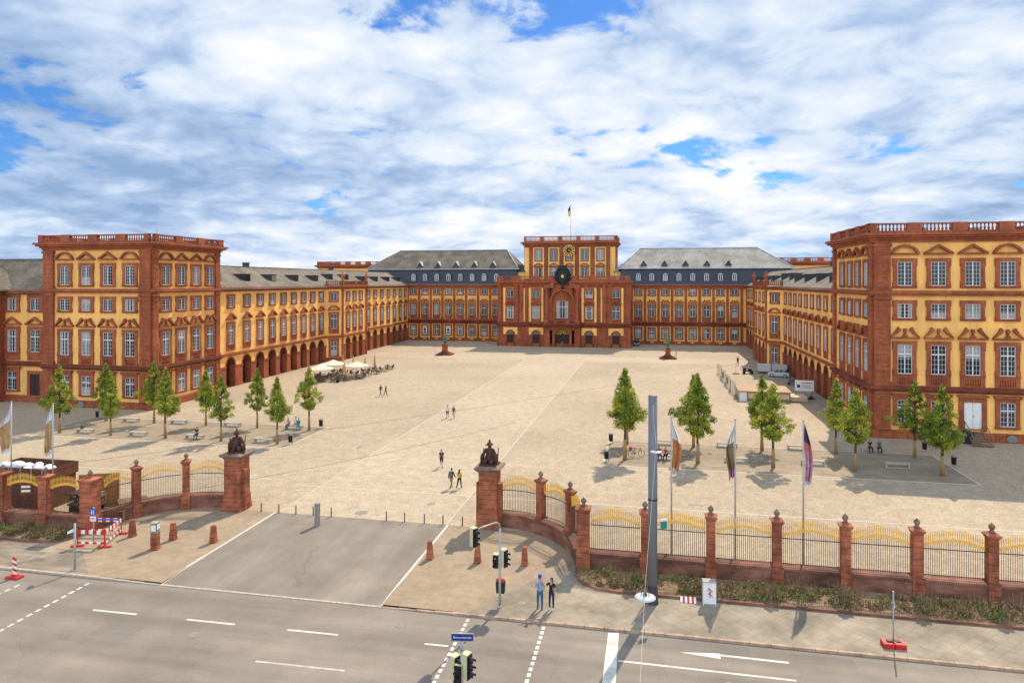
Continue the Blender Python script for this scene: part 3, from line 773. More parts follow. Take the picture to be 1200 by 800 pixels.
for s in (-1,1):
    b = MB(); b.box(s*2.96-.34,s*2.96+.34,-.05,-.004,.1,4.5); obj('niche', b.mesh('niche', M['dark']), portal)
q = MB(); q.box(-1.95,-.02,-.1,-.004,.05,3.3); q.box(.02,1.95,-.1,-.004,.05,3.3)
for k in (-1.0,1.0): q.box(k-.7,k+.7,-.14,-.101,.4,1.6); q.box(k-.7,k+.7,-.14,-.101,1.8,3.0)
gate = C.add('door', q, 'wood_dark', c0)
q = MB(); q.arc(0,3.3,.05,1.9,0,PI,-.07,-.01,14); obj('fanlight', q.mesh('fanlight', M['dark']), gate)
q = MB()
for k in range(9): a = PI*(k+.5)/9; q.tube([(.35*math.cos(a),-.11,3.3+.35*math.sin(a)),(1.85*math.cos(a),-.11,3.3+1.85*math.sin(a))],.05)
for r in (.5,1.0,1.5,1.85): q.arc(0,3.3,r-.05,r+.05,0,PI,-.15,-.075,12)
obj('fanlight_grille', q.mesh('fanlight_grille', M['gold']), gate)
C.window(c0, 7.7, 3.1, 4.6, .3, 6, 7, 3.0, ears=False, y=-.005)
for s in (-1,1):
    for xx in (4.1,):
        def colm():
            q = MB(); q.box(-.55,.55,-.55,.5,0,.9); q.lathe(0,0,[(.5,.9),(.5,1.1),(.42,1.25),(.40,5),(.35,8.2),(.46,8.4),(.5,8.9)],14); q.box(-.58,.58,-.58,.5,8.9,9.2); return q.mesh('column', M['stone_plain'])
        C.put('column', cached('col', colm), c0+s*xx, pr-.3, 6.6)
b = MB(); b.box(-PW-.5,PW+.5,pr-.75,-.9,5.62,6.0); b.box(-PW-.65,PW+.65,pr-.9,-.9,6.0,6.25); b.build('balcony', M['stone_dark'], CP)
C2 = Facade(CP, (CX-PW,CY+pr), 0)
C2.balustrade(2*PW, 6.25, 1.0, y=-.75, bay=3.1, post=.5)
b = MB()
for s in (-1,1):
    pts = [(s*PW*1.05,0),(s*PW*1.05,.5),(s*PW*.72,1.15),(s*PW*.45,1.5),(s*PW*.45,.0)]
    if s > 0: pts = pts
    b.prism(pts, pr-.75, pr-.001)
C.add('pediment', b, 'stone_plain', c0, 0, 15.8)
# black carved crest over the cornice: shield, crown, supporters, gilt escutcheon
cr = MB()
cr.prism([(-1.25,-.3),(-.85,-1.6),(0,-2.3),(.85,-1.6),(1.25,-.3),(1.2,1.2),(.5,1.55),(-.5,1.55),(-1.2,1.2)], -.5, .25)
for s in (-1,1):
    for (x,z,r) in ((1.35,.9,.5),(1.6,.45,.42),(1.75,0,.45),(1.6,-.45,.45),(1.5,-.9,.42),(1.3,-1.35,.4),(.9,-1.8,.4),(.5,-2.1,.35),(1.5,1.35,.32),(1.1,1.65,.4),(.6,1.75,.4),(2.05,-.75,.25),(2.1,.3,.22),(1.9,.85,.25),(1.75,-1.3,.22)):
        cr.ball((s*x,-.15,z), r, 0, 8, 5)
for k in range(-3,4): cr.ball((k*.33,-.15,2.55-.06*k*k), .26, 0, 7, 4)
cr.prism([(-1.0,1.6),(1.0,1.6),(1.25,2.6),(-1.25,2.6)], -.45, .2)
cr.prism([(-.4,-2.2),(0,-3.7),(.4,-2.2)], -.45, .1); cr.ball((0,-.2,-3.4), .4, 0, 8, 5)
crest = C.add('crest', cr, 'crest', c0+.2, -.85, 19.25)
q = MB(); q.lathe(0,0,[(.38,0),(.38,.08),(.2,.14)],14,0,1,1.25); q.xf(Matrix.Rotation(PI/2,4,'X')); obj('escutcheon', q.mesh('escutcheon', M['gold']), crest, (0,-.52,-.35))
# tower
tx0, tx1, TY = -36.6, -9.9, 198.0; TL = tx1-tx0
b = MB(); b.box(tx0-CX,tx1-CX,TY-CY,TY-CY+13,0,28.2); b.build('wall', M['stone'], CP)
T = Facade(CP, (tx0,TY), 0); tc = CX-tx0
txs = [tc+4.52*k for k in (-2,-1,0,1,2)]
for i, x in enumerate(txs):
    b = MB(); b.box(-1.65,1.65,-.07,0,18.2,27.5); T.add('wall_panel', b, 'stucco', x)
    T.window(x, 23.7, 1.7, 3.2, .32, 4, 6, 0, ears=False, y=-.071)
    T.window(x, 18.9, 1.7, 2.7, .32, 4, 5, 0, 'seg', 2.9, .95, 21.95, ears=False, y=-.071)
for k in (-2.5,-1.5,-.5,.5,1.5,2.5): T.pilaster(tc+4.52*k, .95, 17.5, 28.0, .28)
for s in (0,1):
    b = MB(); b.box(-.75,.75,-.07,0,18.2,27.5); T.add('wall_panel', b, 'stucco', .85 if s == 0 else TL-.85)
T.cornice(TL, 28.0, [(.35,.3),(.3,.55),(.4,.95),(.15,.6)], e0=1, e1=1)
T.balustrade(TL, 29.2, 1.55, y=-.4, bay=5.2, post=.55)
T2 = Facade(CP, (tx1,TY), PI/2); T2.balustrade(13, 29.2, 1.55, y=-.4, bay=5.2, post=.55); T2.cornice(13, 28.0, [(.35,.3),(.3,.55),(.4,.95),(.15,.6)])
b = MB(); b.box(-.0,.001,0,.001,0,.001)
b = MB(); b.box(tx0-CX-.3,tx1-CX+.3,TY-CY-.3,TY-CY+13.3,29.05,29.2); b.build('roof', M['lead'], CP)
# clock: dark dial, gilt numerals and hands
ck = MB(); ck.lathe(0,0,[(1.72,0),(1.72,.12),(1.6,.18)],28); ck.xf(Matrix.Rotation(PI/2,4,'X'))
clock = T.add('clock', ck, 'black', tc, -.42, 26.55)
q = MB()
for k in range(12):
    a = 2*PI*k/12; ca, sa = math.cos(a), math.sin(a)
    def P_(u, v): return (u*ca-v*sa, u*sa+v*ca)
    wv = .2 if k % 3 else .26
    q.prism([P_(1.0,-wv*.5),P_(1.52,-wv),P_(1.52,wv),P_(1.0,wv*.5)], -.26, -.181)
q.arc(0,0,.84,.94,0,2*PI,-.25,-.181,24); q.arc(0,0,1.58,1.70,0,2*PI,-.25,-.1,28)
obj('numerals', q.mesh('numerals', M['gold']), clock)
q = MB()
for a, ln, wv in ((R(90-129),.95,.13),(R(90-118),1.35,.08)):
    ca, sa = math.cos(a), math.sin(a)
    q.prism([(-.3*ca+wv*sa,-.3*sa-wv*ca),(ln*ca,ln*sa),(-.3*ca-wv*sa,-.3*sa+wv*ca)], -.33, -.27)
q.lathe(0,0,[(.2,0),(.2,.36)],10); 
obj('hand', q.mesh('hand', M['gold']), clock)
# low attic blocks beside the tower
for s, xx in ((-1,-39.6),(1,-6.9)):
    b = MB(); b.box(-3.2,3.2,0,10,17.5,20.4); b.build('attic_wall', M['stucco'], CP, (xx-CX,14.9,0))
    b = MB(); b.frustum(0,5,20.4,22.6,3.5,5.4,1.4,2.4); b.build('attic_roof', M['slate_dark'], CP, (xx-CX,14.9,0))
# flag on the tower
ft = thing('flagpole', 'thin white flagpole with a limp black and gold flag on the clock tower roof', 'flagpole', (CX,202,29.2))
b = MB(); b.tube([(0,0,0),(0,0,12.2)],[.13,.07],8); b.ball((0,0,12.3),.16); b.build('pole', M['whitep'], ft)
def limp_flag(h, wd, bands, folds=5, lean=.15, seed=1, right=1, n=14):
    """hanging cloth: zigzag section narrowing towards the bottom; bands = [(fraction, material)]"""
    rnd = random.Random(seed); q = MB(); rows = []
    for i in range(n+1):
        t = i/n; row = []
        w = wd*(math.sin(min(1,t*2.2)*PI/2)*.8+.2)*(1-.35*max(0,t-.55)*2); k = 9
        for j in range(k):
            s = j/(k-1)
            row.append((right*s*w + .04*math.sin(t*7+seed), .16*math.sin(s*folds*PI+t*2+seed)*(.25+s)*(.5+t*.6), -t*h - s*(wd*.75)*(1-t*.3) + .1*math.sin(s*9+seed)*t))
        rows.append(row)
    acc = []; tot = 0
    for fr, mi in bands: tot += fr; acc.append((tot, mi))
    for i in range(n):
        mi = next((m for a, m in acc if (i+.5)/n <= a+1e-6), acc[-1][1])
        for j in range(8):
            q.face([rows[i][j],rows[i+1][j],rows[i+1][j+1],rows[i][j+1]], mi, True)
    return q
q = limp_flag(3.4, .75, [(.5,0),(.5,1)], seed=3, right=-1); q.build('flag', [M['black'], M['gold']], ft, (-.1,0,11.2))

# ------------------------------------------------------------------ wing seen at the left edge, and pavilions rising behind
OL = thing('palace_outer_wing', 'shaded three-storey wing with a dark door and red gabled block, at the left edge', 'palace wing', (-95,83.4,0))
F = Facade(OL, (-110,83.4), 0)
b = MB(); b.box(-15,10.8,0,13,.5,16.0); b.build('wall', M['stucco'], OL)
F.band('plinth', 25.8, -.8, 1.0, .15, 'stone')
F.cornice(25.8, 5.25, [(.16,.3),(.14,.42),(.26,.55),(.14,.4)], name='string_course', m='stone_dark'); F.cornice(25.8, 15.6, CORN_S)
gable_roof(F, 25.8, 13, 16.4, 21.0, 'slate', 0, .6)
shed_dormer(F, 24.6, 17.6, 1.7, 1.7, 1.2, 4.6/6.5)
for x in (-91.6,-87.6):
    F.window(x+110, 7.3, 1.6, 3.2, .5, 4, 6, 2.2, 'tri', 3.2, 1.2, 11.2, apron=.95, balus=False); F.window(x+110, 13.3, 1.6, 1.8, .5, 4, 4)
F.window(-91.6+110, 1.7, 1.6, 2.7, .5, 4, 5, 1.8, 'flat', 3, .5, 4.8, ears=False)
door_set(F, -87.6+110, 0.0, 1.7, 4.1, 'door', 'wood_dark')
b = MB(); b.box(-15,2.15,-2.2,-.001,-.5,16.2); b.build('gabled_block', M['stone'], OL)
b = MB(); b.prism([(-15,16.2),(2.9,16.2),(-6.5,21.4)], -2.7, 3.5); b.build('gable', M['stone_plain'], OL)
b = MB(); b.hexa([(-6.5,-2.9,21.4),(3.2,-2.9,16.1),(3.2,3.6,16.1),(-6.5,3.6,21.4),(-6.5,-2.9,21.65),(3.2,-2.9,16.35),(3.2,3.6,16.35),(-6.5,3.6,21.65)]); b.build('gable_roof', M['slate'], OL)
def far_pavilion(label, xa, xb, y, z):
    cx = (xa+xb)/2
    t = thing('palace_pavilion', label, 'palace pavilion', (cx,y,0), group='far pavilions behind the wing roofs')
    b = MB(); b.box(xa-cx,xb-cx,0,14,0,z-2); b.build('wall', M['stucco'], t)
    f = Facade(t, (xa,y), 0); W = xb-xa
    f.cornice(W, z-2.2, CORN, e0=1, e1=1); f.balustrade(W, z-1.15, 1.15, y=-.4, bay=3.6)
    for g in (Facade(t, (xb,y), PI/2), Facade(t, (xa,y+14), -PI/2)): g.cornice(14, z-2.2, CORN); g.balustrade(14, z-1.15, 1.15, y=-.4, bay=3.6)
    for k in range(4): f.window(W*(k+.5)/4, z-8, 1.65, 2.7, .5, 4, 6, 0, 'seg', 3.3, 1.25, z-4.6)
    b = MB(); b.box(xa-cx,xb-cx,0,14,z-1.3,z-1.16); b.build('roof', M['lead'], t)
far_pavilion('red balustraded pavilion top showing behind the left wing roof', -106.5, -82, 206, 24.0)
far_pavilion('red balustraded pavilion top showing behind the right wing roof', 36.2, 54, 206, 24.3)
# ------------------------------------------------------------------ ground
def sheet(name, poly, z, m):
    b = MB(); b.face([(x,y,z) for x,y in poly]); return structure(name, b, m)
def rect(a, c, d, e): return [(a,d),(c,d),(c,e),(a,e)]
def cobble_mat(name, col, cell, amt, dark=.55, rough=.9, big=.12):
    m = mat(name, col, rough, .10, .9, 0, big, .06)
    nt = m.node_tree; N = nt.nodes; L = nt.links; p = N['Principled BSDF']
    cur = p.inputs['Base Color'].links[0].from_socket
    g = N.new('ShaderNodeNewGeometry')
    v = N.new('ShaderNodeTexVoronoi'); v.inputs['Scale'].default_value = 1/cell; L.new(g.outputs['Position'], v.inputs['Vector'])
    sp = N.new('ShaderNodeSeparateColor'); L.new(v.outputs['Color'], sp.inputs[0])
    r = N.new('ShaderNodeMapRange'); r.inputs['To Min'].default_value = 1-amt; r.inputs['To Max'].default_value = 1+amt*.8; L.new(sp.outputs[0], r.inputs['Value'])
    e = N.new('ShaderNodeTexVoronoi'); e.feature = 'DISTANCE_TO_EDGE'; e.inputs['Scale'].default_value = 1/cell; L.new(g.outputs['Position'], e.inputs['Vector'])
    j = N.new('ShaderNodeMapRange'); j.inputs['From Max'].default_value = .12; j.inputs['To Min'].default_value = dark; j.inputs['To Max'].default_value = 1; L.new(e.outputs['Distance'], j.inputs['Value'])
    mu = N.new('ShaderNodeMath'); mu.operation = 'MULTIPLY'; L.new(r.outputs[0], mu.inputs[0]); L.new(j.outputs[0], mu.inputs[1])
    # drifting worn patches, metre scale
    n = N.new('ShaderNodeTexNoise'); n.inputs['Scale'].default_value = 4.5; n.inputs['Detail'].default_value = 8; n.inputs['Roughness'].default_value = .8; L.new(g.outputs['Position'], n.inputs['Vector'])
    nr = N.new('ShaderNodeMapRange'); nr.inputs['From Min'].default_value = .3; nr.inputs['From Max'].default_value = .7; nr.inputs['To Min'].default_value = 1-amt*.55; nr.inputs['To Max'].default_value = 1+amt*.3; L.new(n.outputs['Fac'], nr.inputs['Value'])
    m2 = N.new('ShaderNodeMath'); m2.operation = 'MULTIPLY'; L.new(mu.outputs[0], m2.inputs[0]); L.new(nr.outputs[0], m2.inputs[1])
    mx = N.new('ShaderNodeMix'); mx.data_type = 'RGBA'; mx.blend_type = 'MULTIPLY'; mx.inputs['Factor'].default_value = 1
    L.new(cur, mx.inputs['A']); L.new(m2.outputs[0], mx.inputs['B']); L.new(mx.outputs['Result'], p.inputs['Base Color'])
    bp = N.new('ShaderNodeBump'); bp.inputs['Strength'].default_value = .5; bp.inputs['Distance'].default_value = .02; L.new(e.outputs['Distance'], bp.inputs['Height']); L.new(bp.outputs[0], p.inputs['Normal'])
    return m
def slab_mat(name, col, w, h, rot, amt=.2, mortar=.6, big=.15, offset=.5):
    m = mat(name, col, .88, .10, 1.6, 0, big, .35)
    nt = m.node_tree; N = nt.nodes; L = nt.links; p = N['Principled BSDF']
    cur = p.inputs['Base Color'].links[0].from_socket
    g = N.new('ShaderNodeNewGeometry'); mp = N.new('ShaderNodeMapping'); mp.inputs['Rotation'].default_value = (0,0,rot); L.new(g.outputs['Position'], mp.inputs['Vector'])
    t = N.new('ShaderNodeTexBrick'); t.inputs['Scale'].default_value = 1; t.inputs['Brick Width'].default_value = w; t.inputs['Row Height'].default_value = h
    t.inputs['Mortar Size'].default_value = .012; t.inputs['Mortar Smooth'].default_value = .2; t.offset = offset
    t.inputs['Color1'].default_value = (1-amt,)*3+(1,); t.inputs['Color2'].default_value = (1+amt*.5,)*3+(1,); t.inputs['Mortar'].default_value = (mortar,)*3+(1,)
    L.new(mp.outputs[0], t.inputs['Vector'])
    mx = N.new('ShaderNodeMix'); mx.data_type = 'RGBA'; mx.blend_type = 'MULTIPLY'; mx.inputs['Factor'].default_value = 1
    L.new(cur, mx.inputs['A']); L.new(t.outputs['Color'], mx.inputs['B']); L.new(mx.outputs['Result'], p.inputs['Base Color'])
    return m
def asphalt_mat(name, col, lanes=True):
    m = mat(name, col, .85, .07, .5, 0, .16, .11)
    nt = m.node_tree; N = nt.nodes; L = nt.links; p = N['Principled BSDF']
    cur = p.inputs['Base Color'].links[0].from_socket
    g = N.new('ShaderNodeNewGeometry')
    # tyre streaks along the road
    mp = N.new('ShaderNodeMapping'); mp.inputs['Scale'].default_value = (.05,.75,1) if lanes else (.5,.12,1); L.new(g.outputs['Position'], mp.inputs['Vector'])
    n = N.new('ShaderNodeTexNoise'); n.inputs['Scale'].default_value = 1; n.inputs['Detail'].default_value = 7; n.inputs['Roughness'].default_value = .6; L.new(mp.outputs[0], n.inputs['Vector'])
    r = N.new('ShaderNodeMapRange'); r.inputs['From Min'].default_value = .3; r.inputs['From Max'].default_value = .7; r.inputs['To Min'].default_value = .76; r.inputs['To Max'].default_value = 1.12; L.new(n.outputs['Fac'], r.inputs['Value'])
    n2 = N.new('ShaderNodeTexNoise'); n2.inputs['Scale'].default_value = 14; n2.inputs['Detail'].default_value = 3; L.new(g.outputs['Position'], n2.inputs['Vector'])
    r2 = N.new('ShaderNodeMapRange'); r2.inputs['To Min'].default_value = .86; r2.inputs['To Max'].default_value = 1.14; L.new(n2.outputs['Fac'], r2.inputs['Value'])
    # thin cracks
    v = N.new('ShaderNodeTexVoronoi'); v.feature = 'DISTANCE_TO_EDGE'; v.inputs['Scale'].default_value = .16
    nw = N.new('ShaderNodeTexNoise'); nw.inputs['Scale'].default_value = .6; nw.inputs['Detail'].default_value = 5; L.new(g.outputs['Position'], nw.inputs['Vector'])
    ad = N.new('ShaderNodeVectorMath'); ad.operation = 'MULTIPLY_ADD'; ad.inputs[1].default_value = (2.5,2.5,0); L.new(nw.outputs['Color'], ad.inputs[0]); L.new(g.outputs['Position'], ad.inputs[2]); L.new(ad.outputs[0], v.inputs['Vector'])
    cr = N.new('ShaderNodeMapRange'); cr.inputs['From Max'].default_value = .004; cr.inputs['To Min'].default_value = .8; cr.inputs['To Max'].default_value = 1; L.new(v.outputs['Distance'], cr.inputs['Value'])
    a = N.new('ShaderNodeMath'); a.operation = 'MULTIPLY'; L.new(r.outputs[0], a.inputs[0]); L.new(r2.outputs[0], a.inputs[1])
    a2 = N.new('ShaderNodeMath'); a2.operation = 'MULTIPLY'; L.new(a.outputs[0], a2.inputs[0]); L.new(cr.outputs[0], a2.inputs[1])
    mx = N.new('ShaderNodeMix'); mx.data_type = 'RGBA'; mx.blend_type = 'MULTIPLY'; mx.inputs['Factor'].default_value = 1
    L.new(cur, mx.inputs['A']); L.new(a2.outputs[0], mx.inputs['B']); L.new(mx.outputs['Result'], p.inputs['Base Color'])
    return m
M['ground'] = mat('bare_ground', (.25,.21,.16), .95, .2, .3, 0, .2, .02)
M['cobble'] = cobble_mat('sandy_cobbles', (.435,.33,.222), .14, .17, .78)
M['path'] = cobble_mat('pale_path_setts', (.47,.362,.25), .13, .14, .8, big=.08)
M['strip'] = slab_mat('grey_brown_slabs', (.30,.225,.15), 1.2, .6, 0, .10, .75)
M['asphalt'] = asphalt_mat('sunworn_asphalt', (.245,.198,.155))
M['plate'] = asphalt_mat('grey_drive_surface', (.252,.205,.158), False)
M['tar'] = asphalt_mat('dark_tar_patch', (.215,.18,.145))
M['pave'] = slab_mat('tan_pavement_slabs', (.325,.235,.152), .6, .6, 0, .08, .85, .1)
M['pave_r'] = slab_mat('worn_grey_pavement_slabs', (.30,.24,.172), .5, .5, PI/4, .09, .7, .3, 0)
M['pave_l'] = slab_mat('patched_grey_paving', (.28,.222,.16), .9, .45, 0, .28, .8, .25)
M['kerb'] = mat('granite_kerb', (.45,.365,.275), .85, .15, 4, .1)
M['kerb_r'] = mat('red_stained_kerb', (.42,.28,.19), .85, .25, 1.5, .1)
M['edge'] = mat('pale_edging_stone', (.50,.425,.33), .85, .1, 3)
M['soil'] = mat('dry_brown_soil', (.30,.185,.105), .95, .35, 6, .4)

sheet('ground', rect(-1500,1500,-1500,1500), -.16, M['ground'])
sheet('plaza', rect(-150,150,47.25,260), 0, M['cobble'])
sheet('plaza', [(-150,41.2),(-38.4,41.2),(-37.2,44.3),(-35.2,46.8),(-31.5,47.25),(-150,47.25)], 0.0, M['cobble'])
sheet('plaza', [(-4.3,41.2),(150,41.2),(150,47.25),(-11.2,47.25),(-7.3,46.9),(-5.2,44.8)], 0.0, M['cobble'])
sheet('path', rect(-27.7,-14.5,47.25,152), .004, M['path'])
b = MB()
for x in (-27.8,-14.5): b.box(x,x+.10,47.4,152,-.05,.012)
structure('path_edging', b, M['edge'])
sheet('plaza_band', rect(-66,23,150,160), .006, M['path'])
# tree strips with pale edging stones
for name, xa, xb in (('tree_strip',-70.2,-38.0),('tree_strip',-4.4,27.7)):
    sheet(name, rect(xa,xb,65.7,75.9), .008, M['strip'])
    b = MB(); w = .18
    b.box(xa-w,xb+w,65.7-w,65.7,-.05,.014); b.box(xa-w,xb+w,75.9,75.9+w,-.05,.014); b.box(xa-w,xa,65.7,75.9,-.05,.014); b.box(xb,xb+w,65.7,75.9,-.05,.014)
    structure('strip_edging', b, M['edge'])
# pavement between kerb and fence, drive plate in the middle
KY = 34.9
sheet('road', rect(-300,300,-120,KY-.13), -.11, M['asphalt'])
sheet('pavement', [(-150,KY),(-27.9,KY),(-27.9,47.25),(-31.5,47.25),(-35.2,46.8),(-37.2,44.3),(-38.4,41.2),(-150,41.2)], .002, M['pave'])
sheet('pavement', [(-14.3,KY),(150,KY),(150,41.2),(-4.3,41.2),(-5.2,44.8),(-7.3,46.9),(-11.2,47.25),(-14.3,47.25)], .002, M['pave'])
sheet('paving_patch', [(-9.6,KY),(150,KY),(150,41.2),(-4.6,41.2),(-4.9,42.6)], .006, M['pave_r'])
sheet('paving_patch', [(-150,KY+.1),(-33.0,KY+.1),(-36.3,38.0),(-150,38.0)], .006, M['pave_l'])
b = MB(); b.face([(-27.9,KY,-.085),(-14.3,KY,-.085),(-14.3,37.2,0.002),(-27.9,37.2,0.002)]); b.face([(-27.9,37.2,.002),(-14.3,37.2,.002),(-14.3,47.25,.002),(-27.9,47.25,.002)])
structure('driveway', b, M['plate'])
b = MB()
x = -150
while x < -27.9: b.box(x,min(x+.98,-27.9),KY-.16,KY,-.3,.006 if x < -33 else .006-.085*min(1,(x+33)/4.5)); x += 1.0
x = -27.9
while x < -14.3: b.box(x,min(x+.98,-14.3),KY-.16,KY,-.3,-.080); x += 1.0
structure('kerb', b, M['kerb'])
b = MB(); x = -14.3
while x < 150: b.box(x,min(x+.98,150),KY-.16,KY,-.3,.008-.085*max(0,1-(x+14.3)/4.5)); x += 1.0
structure('kerb', b, M['kerb_r'])
# painted markings
pm = MB(); ZR = -.106; ZD = .006
def stripe(a, c, w, z=ZR, mb=None):
    mb = mb or pm
    a, c = Vector((a[0],a[1],0)), Vector((c[0],c[1],0)); d = (c-a).normalized(); n = Vector((-d.y,d.x,0))*w/2
    mb.face([(p.x,p.y,z) for p in (a-n,c-n,c+n,a+n)])
def zdrive(y): return -.081+.087*(y-KY)/2.3 if y < 37.2 else ZD
for xa, xb in ((-28.05,-27.75),(-14.62,-14.2)):
    for ya, yb in ((KY+.02,37.2),(37.2,47.2)):
        xm = xa+.12 if xa < -20 else xb-.12
        pm.face([(xm-.07,ya,zdrive(ya)),(xm+.07,ya,zdrive(ya)),(xm+.07,yb,zdrive(yb)),(xm-.07,yb,zdrive(yb))])
pm.face([(-2.1,29.2,ZR),(-1.5,29.2,ZR),(-1.58,34.65,ZR),(-2.1,34.55,ZR)])
for x0_, y1_, y0_, n_ in ((-9.35,34.5,27.0,16),(-5.36,34.5,27.0,16),(-32.2,34.2,24.0,19)):
    s = (y1_-y0_)/n_
    for k in range(n_): stripe((x0_,y1_-s*k),(x0_,y1_-s*k-s*.62),.17)
for k in range(5): stripe((-36.0-.03*k,33.2-k*.55),(-36.0-.03*k,33.2-k*.55-.33),.15)
for xa, xb in ((-29.36,-26.7),(-23.75,-20.97),(-18.05,-15.3),(-10.8,-9.6)): stripe((xa,31.45+.015*(xa+29)),(xb,31.45+.015*(xb+29)),.13)
stripe((-1.5,32.1),(6.3,32.06),.13)
pm.face([(1.35,33.42,ZR),(3.2,33.20,ZR),(3.2,33.68,ZR)]); stripe((3.2,33.53),(6.25,33.5),.16)
structure('road_markings', pm, M['paint'])
b = MB()      # tar repairs in the carriageway
for q4 in (rect(9.0,16.5,30.6,31.9),rect(-1.2,4.6,33.7,34.5),rect(-27.5,-25.3,29.2,30.4),rect(6.5,9.2,33.6,34.4),rect(-13.2,-11.9,25.2,28.4)): b.face([(x,y,-.1075) for x,y in q4])
structure('road_repair', b, M['tar'])
b = MB(); b.box(-30,60,53.9,54.05,-.02,.007); b.box(-60,-32,55.0,55.15,-.02,.007); structure('drain_channel', b, M['edge'])
b = MB(); stripe((-18.0,28.7),(-13.6,28.8),.13,ZR,b); structure('faded_road_marking', b, M['paint_old'])
b = MB()
for (x,y,r,z) in ((-17.0,51.5,.33,0),(-21.5,48.4,.5,0),(-22.3,30.2,.33,-.11),(-12.6,33.2,.3,-.11),(3.4,31.0,.33,-.11),(-6.9,36.6,.22,0)): b.lathe(x,y,[(r,z),(r,z+.012)],18)
structure('manhole_cover', b, M['conc_d'])
b = MB(); b.box(-2.6,-.6,88.2,89.0,0,.02); b.box(2.9,4.0,55.2,55.5,0,.02); b.box(9.3,10.4,55.4,55.7,0,.02); b.box(-30.4,-30,67,68,0,.02); structure('drain_cover', b, M['conc_d'])
# ------------------------------------------------------------------ fence, gate piers
def fence_pillar(root, x, y, rz, h=3.45, a=.25, wall_h=1.05):
    q = MB(); q.box(-a-.07,a+.07,-a-.13,a+.13,-.15,wall_h+.02); q.box(-a,a,-a,a,wall_h+.02,h); q.box(-a-.05,a+.05,-a-.05,a+.05,h,h+.10); q.frustum(0,0,h+.10,h+.2,a+.10,a+.10,a+.12,a+.12); q.frustum(0,0,h+.2,h+.34,a+.09,a+.09,.10,.10)
    p = obj('pillar', cached(('fpil',h,a), lambda: q.mesh('pillar', M['pier_stone'])), root, (x,y,0), rz)
    def fin():
        f = MB(); f.lathe(0,0,[(.10,0),(.14,.04),(.08,.10),(.15,.19),(.175,.28),(.14,.38),(.05,.45),(.02,.52)],10); return f.mesh('finial', M['cap_stone'])
    obj('finial', cached('finial', fin), p, (0,0,h+.32))
    return p
def railing(root, p0, p1, z0=1.05, bow=.36, sag=.0, nb=None, zt=2.98):
    """one bay: straight or curved run of bars between two pillars; gilt spikes follow a segmental top"""
    a, c = Vector((p0[0],p0[1],0)), Vector((p1[0],p1[1],0)); d = c-a; L = d.length; u = d.normalized(); n = Vector((u.y,-u.x,0))
    nb = nb or int(L/.112)
    def pt(t, z): 
        return a+u*(L*t)+n*(sag*4*t*(1-t))+Vector((0,0,z))
    iron, gold = MB(), MB()
    def top(t): return zt+bow*math.sin(PI*t)
    N_ = 10
    for zz, r in ((z0+.12,.028),(zt-.36,.032)):
        iron.tube([pt(i/N_,zz) for i in range(N_+1)], r, 5)
    for k in range(2): gold.tube([pt(i/N_,top(i/N_)-.28+.17*k) for i in range(N_+1)], .014, 5)
    for i in range(nb):
        t = (i+.5)/nb; tp = top(t)
        p = pt(t,z0); iron.tube([p, pt(t,tp-.3)], .0145, 4, 0, False)
        gold.tube([pt(t,tp-.3), pt(t,tp+.10), pt(t,tp+.17), pt(t,tp+.42)], [.021,.024,.038,.006], 4, 0, False)
        if i < nb-1:
            tt = (i+1)/nb; c_ = pt(tt, top(tt)-.195); gold.tube([c_-Vector((0,0,.06)), c_+Vector((0,0,.06))], [.026,.026], 5, 0, False)
    r = iron.build('railing', M['iron'], root)
    obj('gilt_spikes', gold.mesh('gilt_spikes', M['gold']), r)
def base_wall(root, pts, h=1.0, w=.30):
    q = MB()
    for (a, c) in zip(pts[:-1], pts[1:]):
        a, c = Vector((a[0],a[1],0)), Vector((c[0],c[1],0)); u = (c-a).normalized(); n = Vector((-u.y,u.x,0))
        for (w_, z0, z1) in ((w,-.2,h-.14),(w+.07,h-.14,h)):
            q.hexa([tuple(p+Vector((0,0,z))) for z in (z0,z1) for p in (a-n*w_,c-n*w_,c+n*w_,a+n*w_)])
    return q.build('base_wall', M['wall_stone'], root)
def arc_pts(cx, cy, r, a0, a1, n): return [(cx+r*math.cos(R(a0+(a1-a0)*i/n)), cy+r*math.sin(R(a0+(a1-a0)*i/n))) for i in range(n+1)]
def mk_fence(name, label, pil, curved, big_first=None, cen=None):
    t = thing(name, label, 'fence', (0,0,0))
    return t
FY = 42.0
# straight right fence
fr = thing('railing_fence', 'straight iron railing with gilt spikes and red pillars above the right planted bed', 'fence', (10,FY,0))
L_ = lambda p: (p[0]-10, p[1]-FY)
px = [-4.05,-.34,3.48,7.18,10.88,14.6,18.35,22.1,25.85,29.6]
base_wall(fr, [L_((-4.05,FY)),L_((33,FY))])
for i, x in enumerate(px):
    fence_pillar(fr, x-10, 0, 0, 3.45, .25 if i else .36)
    if i < len(px)-1: railing(fr, (x-10+(.3 if i else .44),0), (px[i+1]-10-.3,0))
# curved wing right
fc = thing('railing_fence', 'curved iron railing with gilt spikes running from the right gate pier to the straight fence', 'fence', (-8,44,0))
rp = [(-10.55,47.75),(-7.55,47.25),(-5.25,45.2),(-4.2,42.45)]
crv = arc_pts(-11.0,41.2,6.75,86,8,14)
base_wall(fc, [(x+8,y-44) for x,y in crv])
for i, (x,y) in enumerate(rp):
    if 0 < i < 3: fence_pillar(fc, x+8, y-44, math.atan2(y-41.2,x+11)-PI/2, 3.45, .25)
    if i < 3:
        q0, q1 = Vector((x,y)), Vector(rp[i+1]); u = (q1-q0).normalized()
        q0 = q0+u*(.32 if i else .1); q1 = q1-u*.3
        railing(fc, (q0.x+8,q0.y-44), (q1.x+8,q1.y-44), sag=-.22 if i < 2 else -.12)
